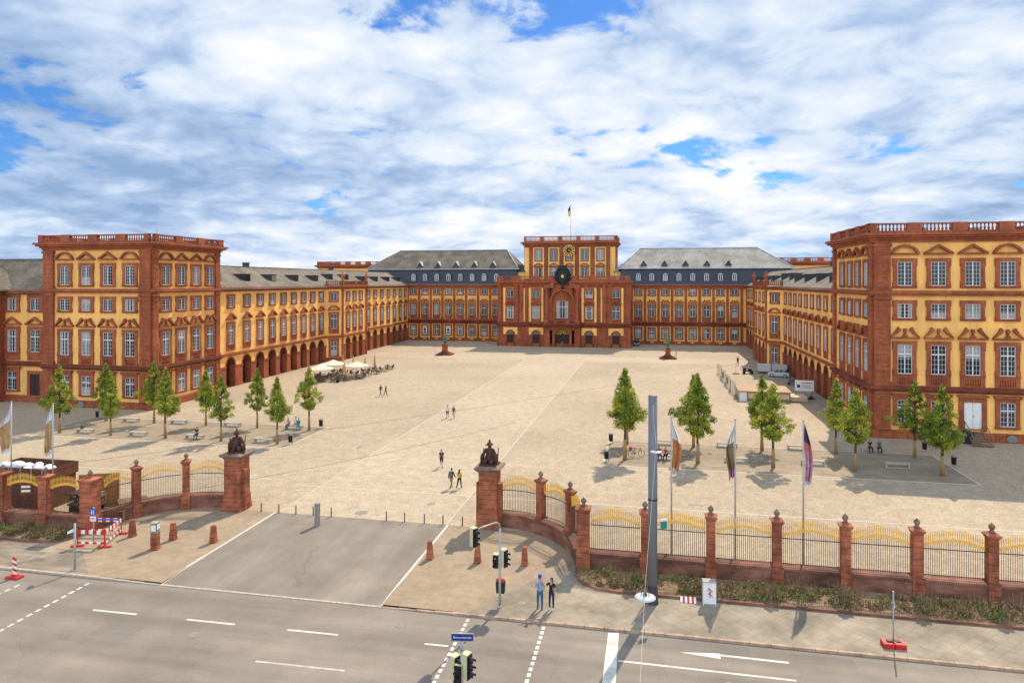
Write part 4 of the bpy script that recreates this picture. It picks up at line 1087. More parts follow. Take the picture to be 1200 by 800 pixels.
# left: curved run and straight run
fl = thing('railing_fence', 'curved iron railing with gilt spikes running from the left gate pier to the corner pillar', 'fence', (-35,44,0))
lp = [(-32.2,47.5),(-35.25,46.75),(-37.65,44.35),(-38.6,41.9)]
base_wall(fl, [(x+35,y-44) for x,y in arc_pts(-31.9,41.0,6.75,94,172,14)])
for i, (x,y) in enumerate(lp):
    if 0 < i < 3: fence_pillar(fl, x+35, y-44, math.atan2(y-41.0,x+31.9)-PI/2, 3.45, .25)
    if i < 3:
        q0, q1 = Vector((x,y)), Vector(lp[i+1]); u = (q1-q0).normalized()
        q0 = q0+u*(.32 if i else .1); q1 = q1-u*.3
        railing(fl, (q0.x+35,q0.y-44), (q1.x+35,q1.y-44), sag=.22 if i < 2 else .12)
fs = thing('railing_fence', 'straight iron railing in front of the stacked timber, at the left edge', 'fence', (-46,41.2,0))
base_wall(fs, [(7.3,0),(-20,0)])
lx = [-38.7,-42.4,-46.1,-49.8,-53.5]
for i, x in enumerate(lx):
    fence_pillar(fs, x+46, 0, 0, 3.45, .46 if i == 0 else .34)
    if i < len(lx)-1: railing(fs, (lx[i+1]+46+.36,0), (x+46-(.48 if i == 0 else .36),0))

def gate_pier(x, y, label):
    t = thing('gate_pier', label, 'gate pier', (x,y,0), group='sandstone gate piers')
    q = MB(); q.frustum(0,0,-.1,.95,.84,.84,.72,.72); q.box(-.74,.74,-.74,.74,.95,1.08); q.build('pedestal', M['pier_stone'], t)
    q = MB(); q.box(-.66,.66,-.66,.66,1.08,3.95)
    q.box(.66,.92,-.3,.3,.0,3.1); q.box(-.92,-.66,-.3,.3,.0,3.1)
    q.build('shaft', M['pier_stone'], t)
    q = MB(); q.box(-.72,.72,-.72,.72,3.95,4.05); q.frustum(0,0,4.05,4.2,.78,.78,.92,.92); q.box(-.95,.95,-.95,.95,4.2,4.3); q.frustum(0,0,4.3,4.38,.8,.8,.6,.6); q.build('cap', M['cap_stone'], t)
    return t
gate_pier(-31.35, 47.45, 'tall banded sandstone gate pier left of the drive')
gate_pier(-11.35, 47.75, 'tall banded sandstone gate pier right of the drive')

# ------------------------------------------------------------------ figures
def skin_mesh(name, verts, edges, radii, sub=1):
    me = bpy.data.meshes.new(name); me.from_pydata(verts, edges, []); me.update()
    o = bpy.data.objects.new(name, me); COL.objects.link(o)
    md = o.modifiers.new('skin', 'SKIN'); md.use_smooth_shade = True
    if not me.skin_vertices: pass
    sv = me.skin_vertices[0].data
    for i, r in enumerate(radii):
        sv[i].radius = r if isinstance(r, tuple) else (r, r); sv[i].use_root = (i == 0)
    if sub:
        s = o.modifiers.new('sub', 'SUBSURF'); s.levels = sub; s.render_levels = sub
    dg = bpy.context.evaluated_depsgraph_get(); dg.update()
    out = bpy.data.meshes.new_from_object(o.evaluated_get(dg))
    bpy.data.objects.remove(o); bpy.data.meshes.remove(me)
    return out
SKINTONE = mat('skin', (.50,.27,.18), .6, .08, 9)
CLOTH = {}
def cloth(c):
    if c not in CLOTH: CLOTH[c] = mat('cloth_%s' % c, PAL[c], .85, .12, 8)
    return CLOTH[c]
PAL = dict(black=(.014,.013,.016), navy=(.02,.03,.07), jeans=(.045,.10,.19), lightblue=(.20,.32,.50), khaki=(.30,.20,.11), green=(.025,.05,.04), yellow=(.52,.30,.06), maroon=(.17,.03,.035), grey=(.12,.12,.125), white=(.62,.60,.57), pink=(.55,.22,.25), teal=(.02,.30,.34), purple=(.12,.06,.18), red=(.45,.05,.03), brown=(.10,.055,.03), blue=(.02,.06,.42), beige=(.42,.34,.25), hairdark=(.018,.012,.009), hairbrown=(.06,.033,.016), shoe=(.03,.028,.026), pale=(.60,.46,.44))
def rotx(v, a): c, s = math.cos(a), math.sin(a); return Vector((v.x, v.y*c-v.z*s, v.z*c+v.y*s))
def figure(name, label, loc, rz, pose, shirt, legs, hair='hairdark', cap=None, shorts=False, bag=None, h=1.75, group=None, sleeves=.6, longhair=False, holds=None):
    """one continuous skinned body with clothing and hair as children; faces local -y"""
    k = h/1.75; J = {}
    sit = pose.get('sit', False); zp = .56 if sit else .94-pose.get('drop', .0)
    lean = pose.get('lean', .03 if not sit else .12)
    J['pelvis'] = Vector((0,0,zp)); J['waist'] = J['pelvis']+rotx(Vector((0,0,.20)),-lean*-1*-1)
    up = Vector((0,-math.sin(lean),math.cos(lean)))
    J['waist'] = J['pelvis']+up*.18; J['chest'] = J['pelvis']+up*.38; J['neck'] = J['pelvis']+up*.545
    hd = pose.get('head', 0.0); hu = Vector((0,-math.sin(lean*.4+hd),math.cos(lean*.4+hd)))
    J['chin'] = J['neck']+hu*.075+Vector((0,-.012,0)); J['face'] = J['neck']+hu*.155+Vector((0,-.016,0)); J['crown'] = J['neck']+hu*.235+Vector((0,.004,0))
    for s, n in ((1,'l'),(-1,'r')):
        J['sh'+n] = J['pelvis']+up*.475+Vector((s*.165,0,0))
        ua, fa, ab, tw = pose.get('arm'+n, (0.05,.25,.12,0))
        d = Vector((s*math.sin(ab), -math.sin(ua)*math.cos(ab), -math.cos(ua)*math.cos(ab)))
        J['el'+n] = J['sh'+n]+d*.285
        d2 = Vector((s*math.sin(ab)*.5-s*math.sin(tw), -math.sin(ua+fa)*math.cos(tw), -math.cos(ua+fa)*math.cos(tw))).normalized()
        J['wr'+n] = J['el'+n]+d2*.25; J['pa'+n] = J['wr'+n]+d2*.085; J['dir'+n] = d2
        J['hip'+n] = J['pelvis']+Vector((s*.088,0,-.03))
        th, kn = pose.get('leg'+n, (0,0.02))
        d = Vector((s*pose.get('spread',.03), -math.sin(th), -math.cos(th))).normalized(); J['kn'+n] = J['hip'+n]+d*.43
        d = Vector((0, -math.sin(th-kn), -math.cos(th-kn))); J['an'+n] = J['kn'+n]+d*.405
        J['he'+n] = J['an'+n]+Vector((0,.03,-.05)); J['to'+n] = J['an'+n]+Vector((s*.015,-.15,-.055))
    low = min(J['to'+n].z-.03 for n in 'lr'); dz = -low
    names, verts, edges, rad = [], [], [], []
    def add(n, r, par=None):
        names.append(n); verts.append(tuple((J[n]+Vector((0,0,dz)))*k)); rad.append(tuple(q*k for q in r) if isinstance(r, tuple) else r*k)
        if par: edges.append((names.index(par), len(names)-1))
    f = pose.get('wide', 1.0)
    add('pelvis',(.135*f,.10*f)); add('waist',(.125*f,.092*f),'pelvis'); add('chest',(.15*f,.105*f),'waist'); add('neck',.052,'chest'); add('chin',.062,'neck'); add('face',(.078,.092),'chin'); add('crown',(.062,.075),'face')
    for n in 'lr':
        add('sh'+n,.058,'chest'); add('el'+n,.042,'sh'+n); add('wr'+n,.029,'el'+n); add('pa'+n,(.034,.018),'wr'+n)
        add('hip'+n,.088*f,'pelvis'); add('kn'+n,.057,'hip'+n); add('an'+n,.038,'kn'+n); add('to'+n,(.038,.026),'an'+n)
    me = skin_mesh('person', verts, edges, rad, 1)
    # fingers, thumb, nose, ears and eyes joined to the body mesh
    q = MB(); P = {n: Vector(v) for n, v in zip(names, verts)}
    for n, s in (('l',1),('r',-1)):
        d = J['dir'+n]; side = d.cross(Vector((s,0,0)))
        if side.length < .2: side = d.cross(Vector((0,1,0)))
        side.normalize(); curl = d.cross(side)*-s
        base = P['pa'+n]+d*.012*k
        for i, ln in enumerate((.058,.072,.078,.066)):
            o = base+side*((i-1.5)*.0185*k)*-1
            q.tube([o-d*.02*k, o+d*ln*.5*k, o+(d*.85+curl*.45)*ln*k], [.0095*k,.009*k,.0065*k], 5)
        o = P['pa'+n]-d*.035*k-side*.028*k*-1
        q.tube([o, o+(side*.9+d*.5)*.035*k, o+(side*.8+d*1.1+curl*.2)*.055*k], [.012*k,.0105*k,.007*k], 5)
    fc_ = P['face']; yv = -.094*k
    q.tube([fc_+Vector((0,yv*.92,.03*k)), fc_+Vector((0,yv*1.08,-.005*k)), fc_+Vector((0,yv*1.22,-.022*k)), fc_+Vector((0,yv*.9,-.035*k))], [.008*k,.011*k,.015*k,.006*k], 6)
    for s in (-1,1):
        q.ball(tuple(fc_+Vector((s*.078*k,.005*k,.0))), .026*k, 0, 6, 4, 1.2, .4)
        q.ball(tuple(fc_+Vector((s*.031*k,yv*.93,.022*k))), .011*k, 1, 6, 4)
    q.tube([fc_+Vector((-.024*k,yv*.9,-.056*k)), fc_+Vector((0,yv*.97,-.054*k)), fc_+Vector((.024*k,yv*.9,-.056*k))], .0065*k, 5, 1)
    bm = bmesh.new(); bm.from_mesh(me)
    ex = q.mesh('x', [SKINTONE, M['black']]); bm.from_mesh(ex)
    nb = len(me.polygons)
    body = bpy.data.meshes.new('person'); bm.to_mesh(body); bm.free(); bpy.data.meshes.remove(ex)
    body.materials.clear(); body.materials.append(SKINTONE); body.materials.append(M['black'])
    for p in body.polygons: p.use_smooth = True
    r = obj('person', body, None, loc, rz); tag(r, label, 'person', group)
    # classify skin faces by nearest bone
    bones = []
    for a, b_ in edges: bones.append((names[a], names[b_], P[names[a]], P[names[b_]]))
    def nearest(c):
        best = None
        for a, b_, p, w in bones:
            dd = w-p; t = max(0,min(1,(c-p).dot(dd)/max(1e-9,dd.length_squared))); dist = (c-(p+dd*t)).length
            if best is None or dist < best[0]: best = (dist, a, b_, t)
        return best
    regs = {'shirt':[], 'trousers':[], 'shoes':[], 'hair':[]}
    for p in me.polygons:
        c = p.center; _, a, b_, t = nearest(c)
        kq = b_[:2]
        if b_ in ('crown',) or (b_ == 'face' and (t > .45)) :
            if c.y > fc_.y-.045*k or c.z > fc_.z+.06*k: regs['hair'].append(p.index)
        elif b_ in ('waist','chest') or kq == 'sh' or (kq == 'el' and t < sleeves) or (kq == 'wr' and sleeves > 1 and t < .92): regs['shirt'].append(p.index)
        elif b_ == 'neck' and t < .45: regs['shirt'].append(p.index)
        elif kq == 'hi' or kq == 'kn' or (kq == 'an' and not shorts): 
            if not (shorts and kq == 'kn' and t > .9): regs['trousers'].append(p.index)
        elif kq == 'to' : regs['shoes'].append(p.index)
    nrm = [v.normal.copy() for v in me.vertices]
    def shell(nm, idx, off, m, grow=0):
        if not idx: return
        mp, vv, ff = {}, [], []
        for i in idx:
            row = []
            for vi in me.polygons[i].vertices:
                if vi not in mp:
                    mp[vi] = len(vv); vv.append(tuple(me.vertices[vi].co+nrm[vi]*off*k))
                row.append(mp[vi])
            ff.append(row)
        m2 = bpy.data.meshes.new(nm); m2.from_pydata(vv, [], ff); m2.materials.append(m)
        for p in m2.polygons: p.use_smooth = True
        obj(nm, m2, r)
    shell('trousers', regs['trousers'], .010, cloth(legs)); shell('shirt', regs['shirt'], .016, cloth(shirt)); shell('shoes', regs['shoes'], .008, cloth('shoe' if pose.get('shoe') is None else pose['shoe']))
    shell('hair', regs['hair'], .018, cloth(hair))
    if longhair:
        q = MB(); c = fc_+Vector((0,.055*k,0)); q.tube([c+Vector((0,0,.06*k)), c+Vector((0,.03*k,-.06*k)), c+Vector((0,.045*k,-.2*k)), c+Vector((0,.04*k,-.3*k))], [.07*k,.085*k,.075*k,.03*k], 8); q.build('long_hair', cloth(hair), r)
    if cap:
        q = MB(); c = P['crown']; q.lathe(c.x, c.y, [(.100*k,c.z-.035*k),(.103*k,c.z+.02*k),(.085*k,c.z+.07*k),(.02*k,c.z+.095*k)], 12)
        q.slab([(c.x-.075*k,c.y-.19*k),(c.x+.075*k,c.y-.19*k),(c.x+.09*k,c.y-.07*k),(c.x-.09*k,c.y-.07*k)], c.z-.035*k, c.z-.022*k); q.build('cap', cloth(cap), r)
    if bag:
        q = MB(); c = P['chest']+Vector((0,.16*k,-.04*k))
        q.hexa([(c.x-.14*k,c.y-.04,c.z-.2*k),(c.x+.14*k,c.y-.04,c.z-.2*k),(c.x+.12*k,c.y+.12*k,c.z-.18*k),(c.x-.12*k,c.y+.12*k,c.z-.18*k),(c.x-.12*k,c.y-.04,c.z+.2*k),(c.x+.12*k,c.y-.04,c.z+.2*k),(c.x+.09*k,c.y+.08*k,c.z+.17*k),(c.x-.09*k,c.y+.08*k,c.z+.17*k)])
        bo = q.build('backpack', cloth(bag), None, loc, rz); tag(bo, 'small grey backpack on the back of the man in dark green', 'backpack')
    bpy.data.meshes.remove(me)
    return r
STAND = dict(arml=(.05,.2,.14,0), armr=(.0,.2,.14,0), legl=(.03,.03), legr=(-.04,.02), spread=.06)
def walk(ph=1, amp=.42, **kw):
    d = dict(arml=(-.35*ph,.35,.12,0), armr=(.35*ph,.35,.12,0), legl=(amp*ph,.12 if ph > 0 else .5), legr=(-amp*ph,.5 if ph > 0 else .12), spread=.02, lean=.05); d.update(kw); return d
SIT = dict(sit=True, legl=(1.45,1.5), legr=(1.35,1.35), arml=(.55,.9,.1,.15), armr=(.6,.8,.1,.15), lean=.18, head=.15, spread=.14)
FR = math.atan2
def face(dx, dy): return math.atan2(dx, -dy)      # rotation that turns local -y towards (dx,dy)

figure('person', 'man in a blue cap, pale blue shirt and jeans, hand at his mouth', (-5.82,36.1,.01), face(.1,-1),
       dict(arml=(.0,.25,.14,0), armr=(.55,2.05,.10,-.75), legl=(.06,.05), legr=(-.05,.03), spread=.05, lean=.02), 'lightblue', 'jeans', 'hairbrown', cap='blue', h=1.78)
figure('person', 'woman in black with one arm lifted, beside the man in the blue cap', (-5.2,36.15,.01), face(-.25,-1),
       dict(arml=(.0,.25,.12,0), armr=(.9,2.0,.55,-.1), legl=(.0,.03), legr=(.05,.06), spread=.03, lean=.02, wide=.92, shoe='white'), 'black', 'navy', 'hairdark', longhair=True, h=1.70, sleeves=.5)
figure('person', 'man in dark green top and khaki trousers beside the woman in yellow', (-16.55,55.6,.01), face(.15,1), walk(1), 'green', 'khaki', h=1.8, bag='grey', sleeves=1.2)
figure('person', 'long-haired woman in a yellow top and dark trousers, walking through the gate', (-15.88,55.7,.01), face(.1,1), walk(-1,.35,wide=.92), 'yellow', 'black', 'hairbrown', longhair=True, h=1.68, sleeves=1.2)
figure('person', 'lone walker in a maroon shirt and dark shorts on the pale path', (-19.35,61.75,.01), face(.2,-1), walk(1,.4), 'maroon', 'black', h=1.78, shorts=True)
figure('person', 'walker in white shirt and dark shorts, left of a pair midway along the path', (-25.55,84.1,.01), face(.3,-1), walk(-1,.35), 'white', 'navy', h=1.76, shorts=True)
figure('person', 'walker in brown top and beige trousers, right of a pair midway along the path', (-24.7,84.0,.01), face(.2,-1), walk(1,.35,wide=.92), 'brown', 'beige', 'hairbrown', longhair=True, h=1.68)
figure('person', 'stroller in black top and khaki trousers, left of the pair near the cafe parasols', (-40.55,98.4,.01), face(.4,1), walk(1,.3), 'black', 'khaki', h=1.78)
figure('person', 'stroller in purple top and navy trousers, right of the pair near the cafe parasols', (-39.75,98.5,.01), face(.4,1), walk(-1,.3,wide=.92), 'purple', 'navy', h=1.68)
figure('person', 'walker in black by the construction fence near the right arcade', (17.9,150.1,.01), face(0,-1), walk(1,.3), 'black', 'navy', h=1.8)
figure('person', 'person in a white top standing by the far end of the right arcade', (20.4,152.9,.01), face(-1,0), STAND, 'white', 'navy', h=1.75)
figure('person', 'person in pale pink clothes outside the left block entrance', (-64.3,193.0,.01), face(.4,-1), walk(1,.25,wide=1.1), 'pale', 'pale', h=1.75)
figure('person', 'person in grey standing before the arched portal of the clock tower', (-23.1,180.1,.01), face(0,1), STAND, 'grey', 'grey', h=1.75)
figure('person', 'person in a purple top and white trousers beside the right statue', (5.6,158.6,.01), face(-1,.2), STAND, 'purple', 'white', h=1.75)
# ------------------------------------------------------------------ sculpture
def gate_sculpture(x, y, z, rz, label, seed):
    t = thing('gate_sculpture', label, 'sculpture', (x,y,z), rz, 'trophy sculptures on the gate piers')
    V = [(0,0,.25),(0,.02,.62),(0,.0,.95),(0,-.02,1.17),(0,-.05,1.34),(0,-.04,1.5),
         (.25,0,1.05),(.42,-.12,.78),(.28,-.3,.62),(-.25,0,1.05),(-.40,-.02,.80),(-.36,-.22,.58),
         (.2,-.25,.42),(.26,-.42,.10),(-.2,-.22,.40),(-.3,-.40,.08),(.45,.1,.25),(-.48,.1,.22),(0,.4,.2)]
    E_ = [(0,1),(1,2),(2,3),(3,4),(4,5),(2,6),(6,7),(7,8),(2,9),(9,10),(10,11),(0,12),(12,13),(0,14),(14,15),(0,16),(0,17),(0,18)]
    Rr = [(.34,.3),(.27,.22),(.26,.2),.10,.15,.10,.15,.11,.08,.15,.11,.08,.2,.14,.19,.14,.24,.24,.2]
    rnd = random.Random(seed); V = [(a+rnd.uniform(-.04,.04), b+rnd.uniform(-.04,.04), c) for a, b, c in V]
    me = skin_mesh('figure', V, E_, Rr, 2); me.materials.append(M['statue_stone'])
    obj('figure', me, t)
    q = MB()
    q.lathe(0,-.04,[(.20,1.42),(.19,1.5),(.13,1.6),(.03,1.66)],10); q.slab([(-.26,-.34),(.26,-.34),(.24,.16),(-.24,.16)],1.42,1.46)
    q.tube([(0,.1,1.6),(0,.0,1.74),(0,-.16,1.72)],[.05,.075,.04],6); q.build('helmet', M['statue_stone'], t)
    q = MB()
    for s in (-1,1): q.ball((s*.52,-.12,.42),.36,0,10,6,1.15,.35,1)
    q.tube([(.5,.3,.1),(.62,.1,1.2)],.04); q.tube([(-.55,.3,.1),(-.5,.2,1.1)],.04); q.build('shield', M['statue_stone'], t)
    q = MB(); q.slab([(-.62,-.6),(.62,-.6),(.62,.6),(-.62,.6)],0,.12); q.build('base', M['statue_stone'], t)
gate_sculpture(-31.35,47.45,4.38,.5,'dark carved trophy figure on top of the left gate pier',1)
gate_sculpture(-11.35,47.75,4.38,-.05,'dark carved trophy figure on top of the right gate pier',2)
def monument(x, y, label, ph, seed):
    t = thing('monument', label, 'monument', (x,y,0), group='bronze statues on the forecourt')
    q = MB(); n = 4
    for i in range(4): a = 1.95-.33*i; q.box(-a,a,-a,a,.0+.17*i,.17*(i+1))
    q.frustum(0,0,.68,.95,.8,.8,.62,.62); q.build('stepped_base', M['stone_dark'], t)
    q = MB(); q.box(-.56,.56,-.56,.56,.95,2.25); q.frustum(0,0,2.25,2.4,.58,.58,.72,.72); q.box(-.74,.74,-.74,.74,2.4,2.5); q.build('pedestal', M['stone'], t)
    V = [(0,0,1.2),(0,0,1.62),(0,-.02,1.95),(0,-.02,2.3),(0,-.04,2.5),(0,-.04,2.72),(.3,0,2.1),(.5,-.1,1.72),(.62,-.3,1.55),(-.3,0,2.1),(-.46,.05,1.7),(-.36,-.2,1.5),(.16,0,1.1),(.2,-.1,.6),(.2,-.02,.12),(.22,-.28,.06),(-.16,0,1.1),(-.18,.0,.6),(-.2,.06,.12),(-.24,-.2,.06),(.0,.3,1.7),(0,.38,.9),(0,.36,.2)]
    E_ = [(0,1),(1,2),(2,3),(3,4),(4,5),(2,6),(6,7),(7,8),(2,9),(9,10),(10,11),(0,12),(12,13),(13,14),(14,15),(0,16),(16,17),(17,18),(18,19),(2,20),(20,21),(21,22)]
    Rr = [(.27,.22),(.25,.2),(.28,.2),.1,.16,.1,.13,.1,.07,.13,.1,.07,.17,.12,.09,.06,.17,.12,.09,.06,(.26,.12),(.34,.12),(.38,.14)]
    me = skin_mesh('figure', [(a*ph,b,c) for a,b,c in V], E_, Rr, 2); me.materials.append(M['bronze']); obj('figure', me, t, (0,0,2.45))
    q = MB(); q.box(-.45,.45,-.4,.5,2.5,2.58); q.build('bronze_plinth', M['bronze'], t)
monument(-48.4,157.2,'green bronze statue on a stepped red pedestal, left of the central path',1,1)
monument(3.8,159.5,'green bronze statue on a stepped red pedestal, right of the central path',-1,2)

# ------------------------------------------------------------------ trees
def leaf_mat():
    m = bpy.data.materials.new('hornbeam_leaves'); m.use_nodes = True
    N = m.node_tree.nodes; L = m.node_tree.links; p = N['Principled BSDF']; o = N['Material Output']
    at = N.new('ShaderNodeAttribute'); at.attribute_name = 'tint'
    cr = N.new('ShaderNodeValToRGB'); e = cr.color_ramp.elements
    e[0].position = 0; e[0].color = (.045,.082,.010,1); e[1].position = 1; e[1].color = (.62,.56,.08,1)
    x = e.new(.45); x.color = (.19,.25,.024,1); x = e.new(.75); x.color = (.40,.42,.045,1)
    L.new(at.outputs['Fac'], cr.inputs[0]); L.new(cr.outputs[0], p.inputs['Base Color']); p.inputs['Roughness'].default_value = .55; p.inputs['Specular IOR Level'].default_value = .25
    t = N.new('ShaderNodeBsdfTranslucent'); L.new(cr.outputs[0], t.inputs['Color']); mx = N.new('ShaderNodeMixShader'); mx.inputs[0].default_value = .32
    L.new(p.outputs[0], mx.inputs[1]); L.new(t.outputs[0], mx.inputs[2]); L.new(mx.outputs[0], o.inputs[0])
    return m
LEAF = leaf_mat()
def leaf_cloud(name, clumps, rnd, size, per):
    """clumps: (centre, radius, tint)"""
    V, F_, T = [], [], []
    for c, r, tint in clumps:
        n = int(per*(r/.4)**2)
        for _ in range(n):
            d = Vector((rnd.gauss(0,1),rnd.gauss(0,1),rnd.gauss(0,.8)))
            if d.length < .05: continue
            d.normalize(); p = c+d*r*(rnd.random()**.45)
            nrm = (d*.6+Vector((rnd.gauss(0,.6),rnd.gauss(0,.6),rnd.gauss(.5,.5)))).normalized()
            u = nrm.orthogonal().normalized(); u = Matrix.Rotation(rnd.uniform(0,2*PI),3,nrm) @ u; w = nrm.cross(u)
            s = size*rnd.uniform(.6,1.25); i = len(V)
            V.extend([tuple(p-u*s), tuple(p-w*s*.5+nrm*s*.15), tuple(p+u*s), tuple(p+w*s*.5+nrm*s*.15)])
            F_.append((i,i+1,i+2,i+3)); T.append(max(0,min(1,tint+rnd.gauss(0,.16))))
    me = bpy.data.meshes.new(name); me.from_pydata(V, [], F_); me.materials.append(LEAF)
    a = me.attributes.new('tint', 'FLOAT', 'FACE'); a.data.foreach_set('value', T)
    return me
def tree_proto(seed, h=7.2, rad=1.55, base=2.55, tint=.45, pw=1.0, bite=.2):
    rnd = random.Random(seed); t = thing('hornbeam_tree', 'tree', 'tree', (0,0,0))
    q = MB(); bend = [(rnd.uniform(-.05,.05), rnd.uniform(-.05,.05)) for _ in range(6)]
    q.tube([(bend[i][0]*i*.5,bend[i][1]*i*.5,z) for i,z in enumerate((-.05,1.2,2.4,3.8,5.2,h-.6))], [.14,.105,.095,.075,.05,.012], 8)
    q.build('trunk', M['bark'], t)
    q = MB(); q.tube([(0,0,0.02),(bend[1][0]*.5,bend[1][1]*.5,1.2),(bend[1][0]*.9,bend[1][1]*.9,1.62)], [.172,.132,.125], 9); q.build('trunk_wrap', M['wrap'], t)
    # envelope: pointed oval with lobes and missing bites
    cl = []; ph = [rnd.uniform(0,6.28) for _ in range(4)]; H = h-base
    limb = MB()
    for i in range(145):
        f = rnd.random()**1.12; z = base+.1+H*f*.97
        prof = (math.sin(min(1,(f+.03)/.24)*PI/2))*(1-f)**pw*1.28
        th = rnd.uniform(0,2*PI); lob = 1+bite*math.sin(2*th+ph[0]+f*5)+.14*math.sin(3*th+ph[1]-f*8)
        rr = rad*prof*lob*(rnd.uniform(.45,1.0) if rnd.random() < .75 else rnd.uniform(1.0,1.18))
        c = Vector((rr*math.cos(th), rr*math.sin(th), z+rnd.uniform(-.1,.15)-(.15 if f < .1 else 0)))
        r = (.20+.24*(1-f))*rnd.uniform(.6,1.15)
        cl.append((c, r, tint+.05+rnd.gauss(0,.22)))
        if i % 4 == 0: limb.tube([(0,0,max(base-.3,z-.55)), (c.x*.5,c.y*.5,z-.15), tuple(c)], [.035,.024,.008], 5)
    for f in (.82,.88,.93,.97,1.0): cl.append((Vector((rnd.uniform(-.07,.07),rnd.uniform(-.07,.07),base+H*f)), .30*(1.15-f)+.08, tint+.05))
    limb.build('branch', M['bark'], t)
    obj('crown', leaf_cloud('crown', cl, rnd, .088, 105), t)
    t['h'] = h; return t
PT = [tree_proto(11,7.2,1.45,2.55,.42,.95,.22), tree_proto(23,7.2,1.3,2.6,.50,1.1,.14), tree_proto(37,7.2,1.6,2.4,.46,1.15,.26), tree_proto(52,7.2,1.35,2.75,.55,.85,.18), tree_proto(71,7.2,1.5,2.5,.38,1.05,.3), tree_proto(90,7.2,1.25,2.7,.5,1.0,.12)]
ordw = ['first','second','third','fourth','fifth']
used = set()
def plant(i, x, y, h, label, group, wid=1.0):
    v = (i*5+i//6) % 6; s = h/7.2; wid *= .93+.05*math.sin(i*2.3)
    if v not in used:
        used.add(v); t = PT[v]; t.location = (x,y,0); t.scale = (s*wid,s*wid,s); t.rotation_euler = (0,0,i*1.7); t['label'] = label; t['group'] = group; 
    else: t = dup(PT[v], (x,y,0), i*1.7+.6, label, group, (s*wid,s*wid,s))
    if 'h' in t: del t['h']
def keep(t): 
    for o in [t]+list(t.children_recursive): pass
xs_l = [-67.1,-60.25,-53.15,-46.2,-39.45]; xs_r = [-2.5,4.42,11.3,18.45,25.75]
lab = {0:'leftmost',1:'second from left',2:'middle',3:'second from right',4:'rightmost'}
n = 0
for row, y, hs in (('back',73.95,(7.3,7.6,6.7,7.1,7.4)),('front',67.0,(7.7,6.9,7.7,7.2,7.2))):
    for j, x in enumerate(xs_l):
        if row == 'back' and j == 0: x, y_ = -60.3, y
        xx = x
        if row == 'back': xx = [None,-60.25,-53.05,-46.15,-39.4][j] if j else None
        if xx is None: continue
        plant(n, xx, y, hs[j], 'small clipped tree, %s in the %s row of the left grove' % (lab[j] if row == 'front' else {1:'leftmost',2:'second from left',3:'second from right',4:'rightmost'}[j], row), 'young trees of the left grove'); n += 1
plant(n, -67.06, 73.85, 7.2, 'small clipped tree left of the others, half hidden behind the front-row tree', 'young trees of the left grove'); n += 1
for row, y, hs in (('back',74.6,(7.2,7.5,7.7,7.5,7.5)),('front',68.0,(8.9,8.6,7.8,7.6,8.1))):
    for j, x in enumerate(xs_r):
        plant(n, x, y, hs[j], 'young pointed tree, %s in the %s row of the right grove' % (lab[j], row), 'young trees of the right grove', 1.08); n += 1

# ------------------------------------------------------------------ benches and bins
def bench_proto():
    t = thing('stone_bench', 'x', 'bench', (0,0,0))
    q = MB(); q.box(-1.05,1.05,-.26,.26,.36,.47); q.build('seat', M['conc'], t)
    for s in (-1,1):
        q = MB(); q.box(-.06,.06,-.25,.25,0,.358); q.build('leg', M['conc'], t, (s*.97,0,0))
    q = MB(); q.box(-.91,.91,-.24,.24,.0,.07); q.build('base', M['conc'], t)
    return t
BP = bench_proto(); bfirst = [True]
def bench(x, y, label, group):
    if bfirst[0]: bfirst[0] = False; t = BP; t.location = (x,y,.01); t['label'] = label; t['group'] = group
    else: dup(BP, (x,y,.01), 0, label, group)
gl, gr = 'stone benches under the left trees', 'stone benches under the right trees'
bench(-63.6,74.1,'pale stone bench in the back row, leftmost under the left grove',gl)
bench(-64.15,67.6,'pale stone bench with a green bag on it, front row of the left grove',gl)
bench(-57.0,67.5,'empty pale stone bench between the second and third front trees on the left',gl)
bench(-57.0,74.3,'pale stone bench between the two left-hand back trees of the left grove',gl)
bench(-49.8,67.5,'pale stone bench with one lone person seated, left grove',gl)
bench(-49.6,74.2,'pale stone bench in the back row, third from left in the left grove',gl)
bench(-41.3,67.4,'empty pale stone bench beside the front bin of the left grove',gl)
bench(-41.5,74.3,'pale stone bench where the three people sit, left grove',gl)
bench(1.2,75.1,'pale stone bench partly behind the grey mast, back row',gr)
bench(1.35,68.8,'pale stone bench where two people sit near the parked bicycle',gr)
bench(7.9,75.3,'pale stone bench behind the white-topped middle flag, back row',gr)
bench(8.1,69.2,'pale stone bench in the front row, second from the left in the right grove',gr)
bench(15.05,75.6,'pale stone bench in the back row behind the purple flag',gr)
bench(15.15,69.6,'pale stone bench in the front row, right of the purple flag',gr)
bench(22.3,76.0,'pale stone bench in shade with two dark-clothed people, right grove',gr)
bench(22.7,70.2,'empty bench in shade in the front row, rightmost in the right grove',gr)
q = MB(); q.ball((0,0,.16),.24,0,9,5,.6,1.2,.8); q.tube([(-.15,0,.25),(0,0,.42),(.15,0,.25)],.02,5)
tag(q.build('bag', M['green'], None, (-64.6,67.6,.48)), 'dark green bag lying on a stone bench in the left grove', 'bag')
def bin_proto():
    t = thing('litter_bin', 'x', 'litter bin', (0,0,0))
    q = MB(); q.tube([(.22,0,0),(.22,0,1.15)],.035,6); q.box(.12,.32,-.1,.1,0,.03); q.build('post', M['steel'], t)
    q = MB(); q.lathe(0,0,[(.19,.28),(.21,.3),(.23,.95),(.24,.97)],12); q.build('bin_body', M['black'], t)
    q = MB(); q.lathe(0,0,[(.245,.985),(.25,1.03),(.17,1.12),(.03,1.15)],12); q.build('lid', M['lead'], t)
    return t
BN = bin_proto(); nfirst = [True]
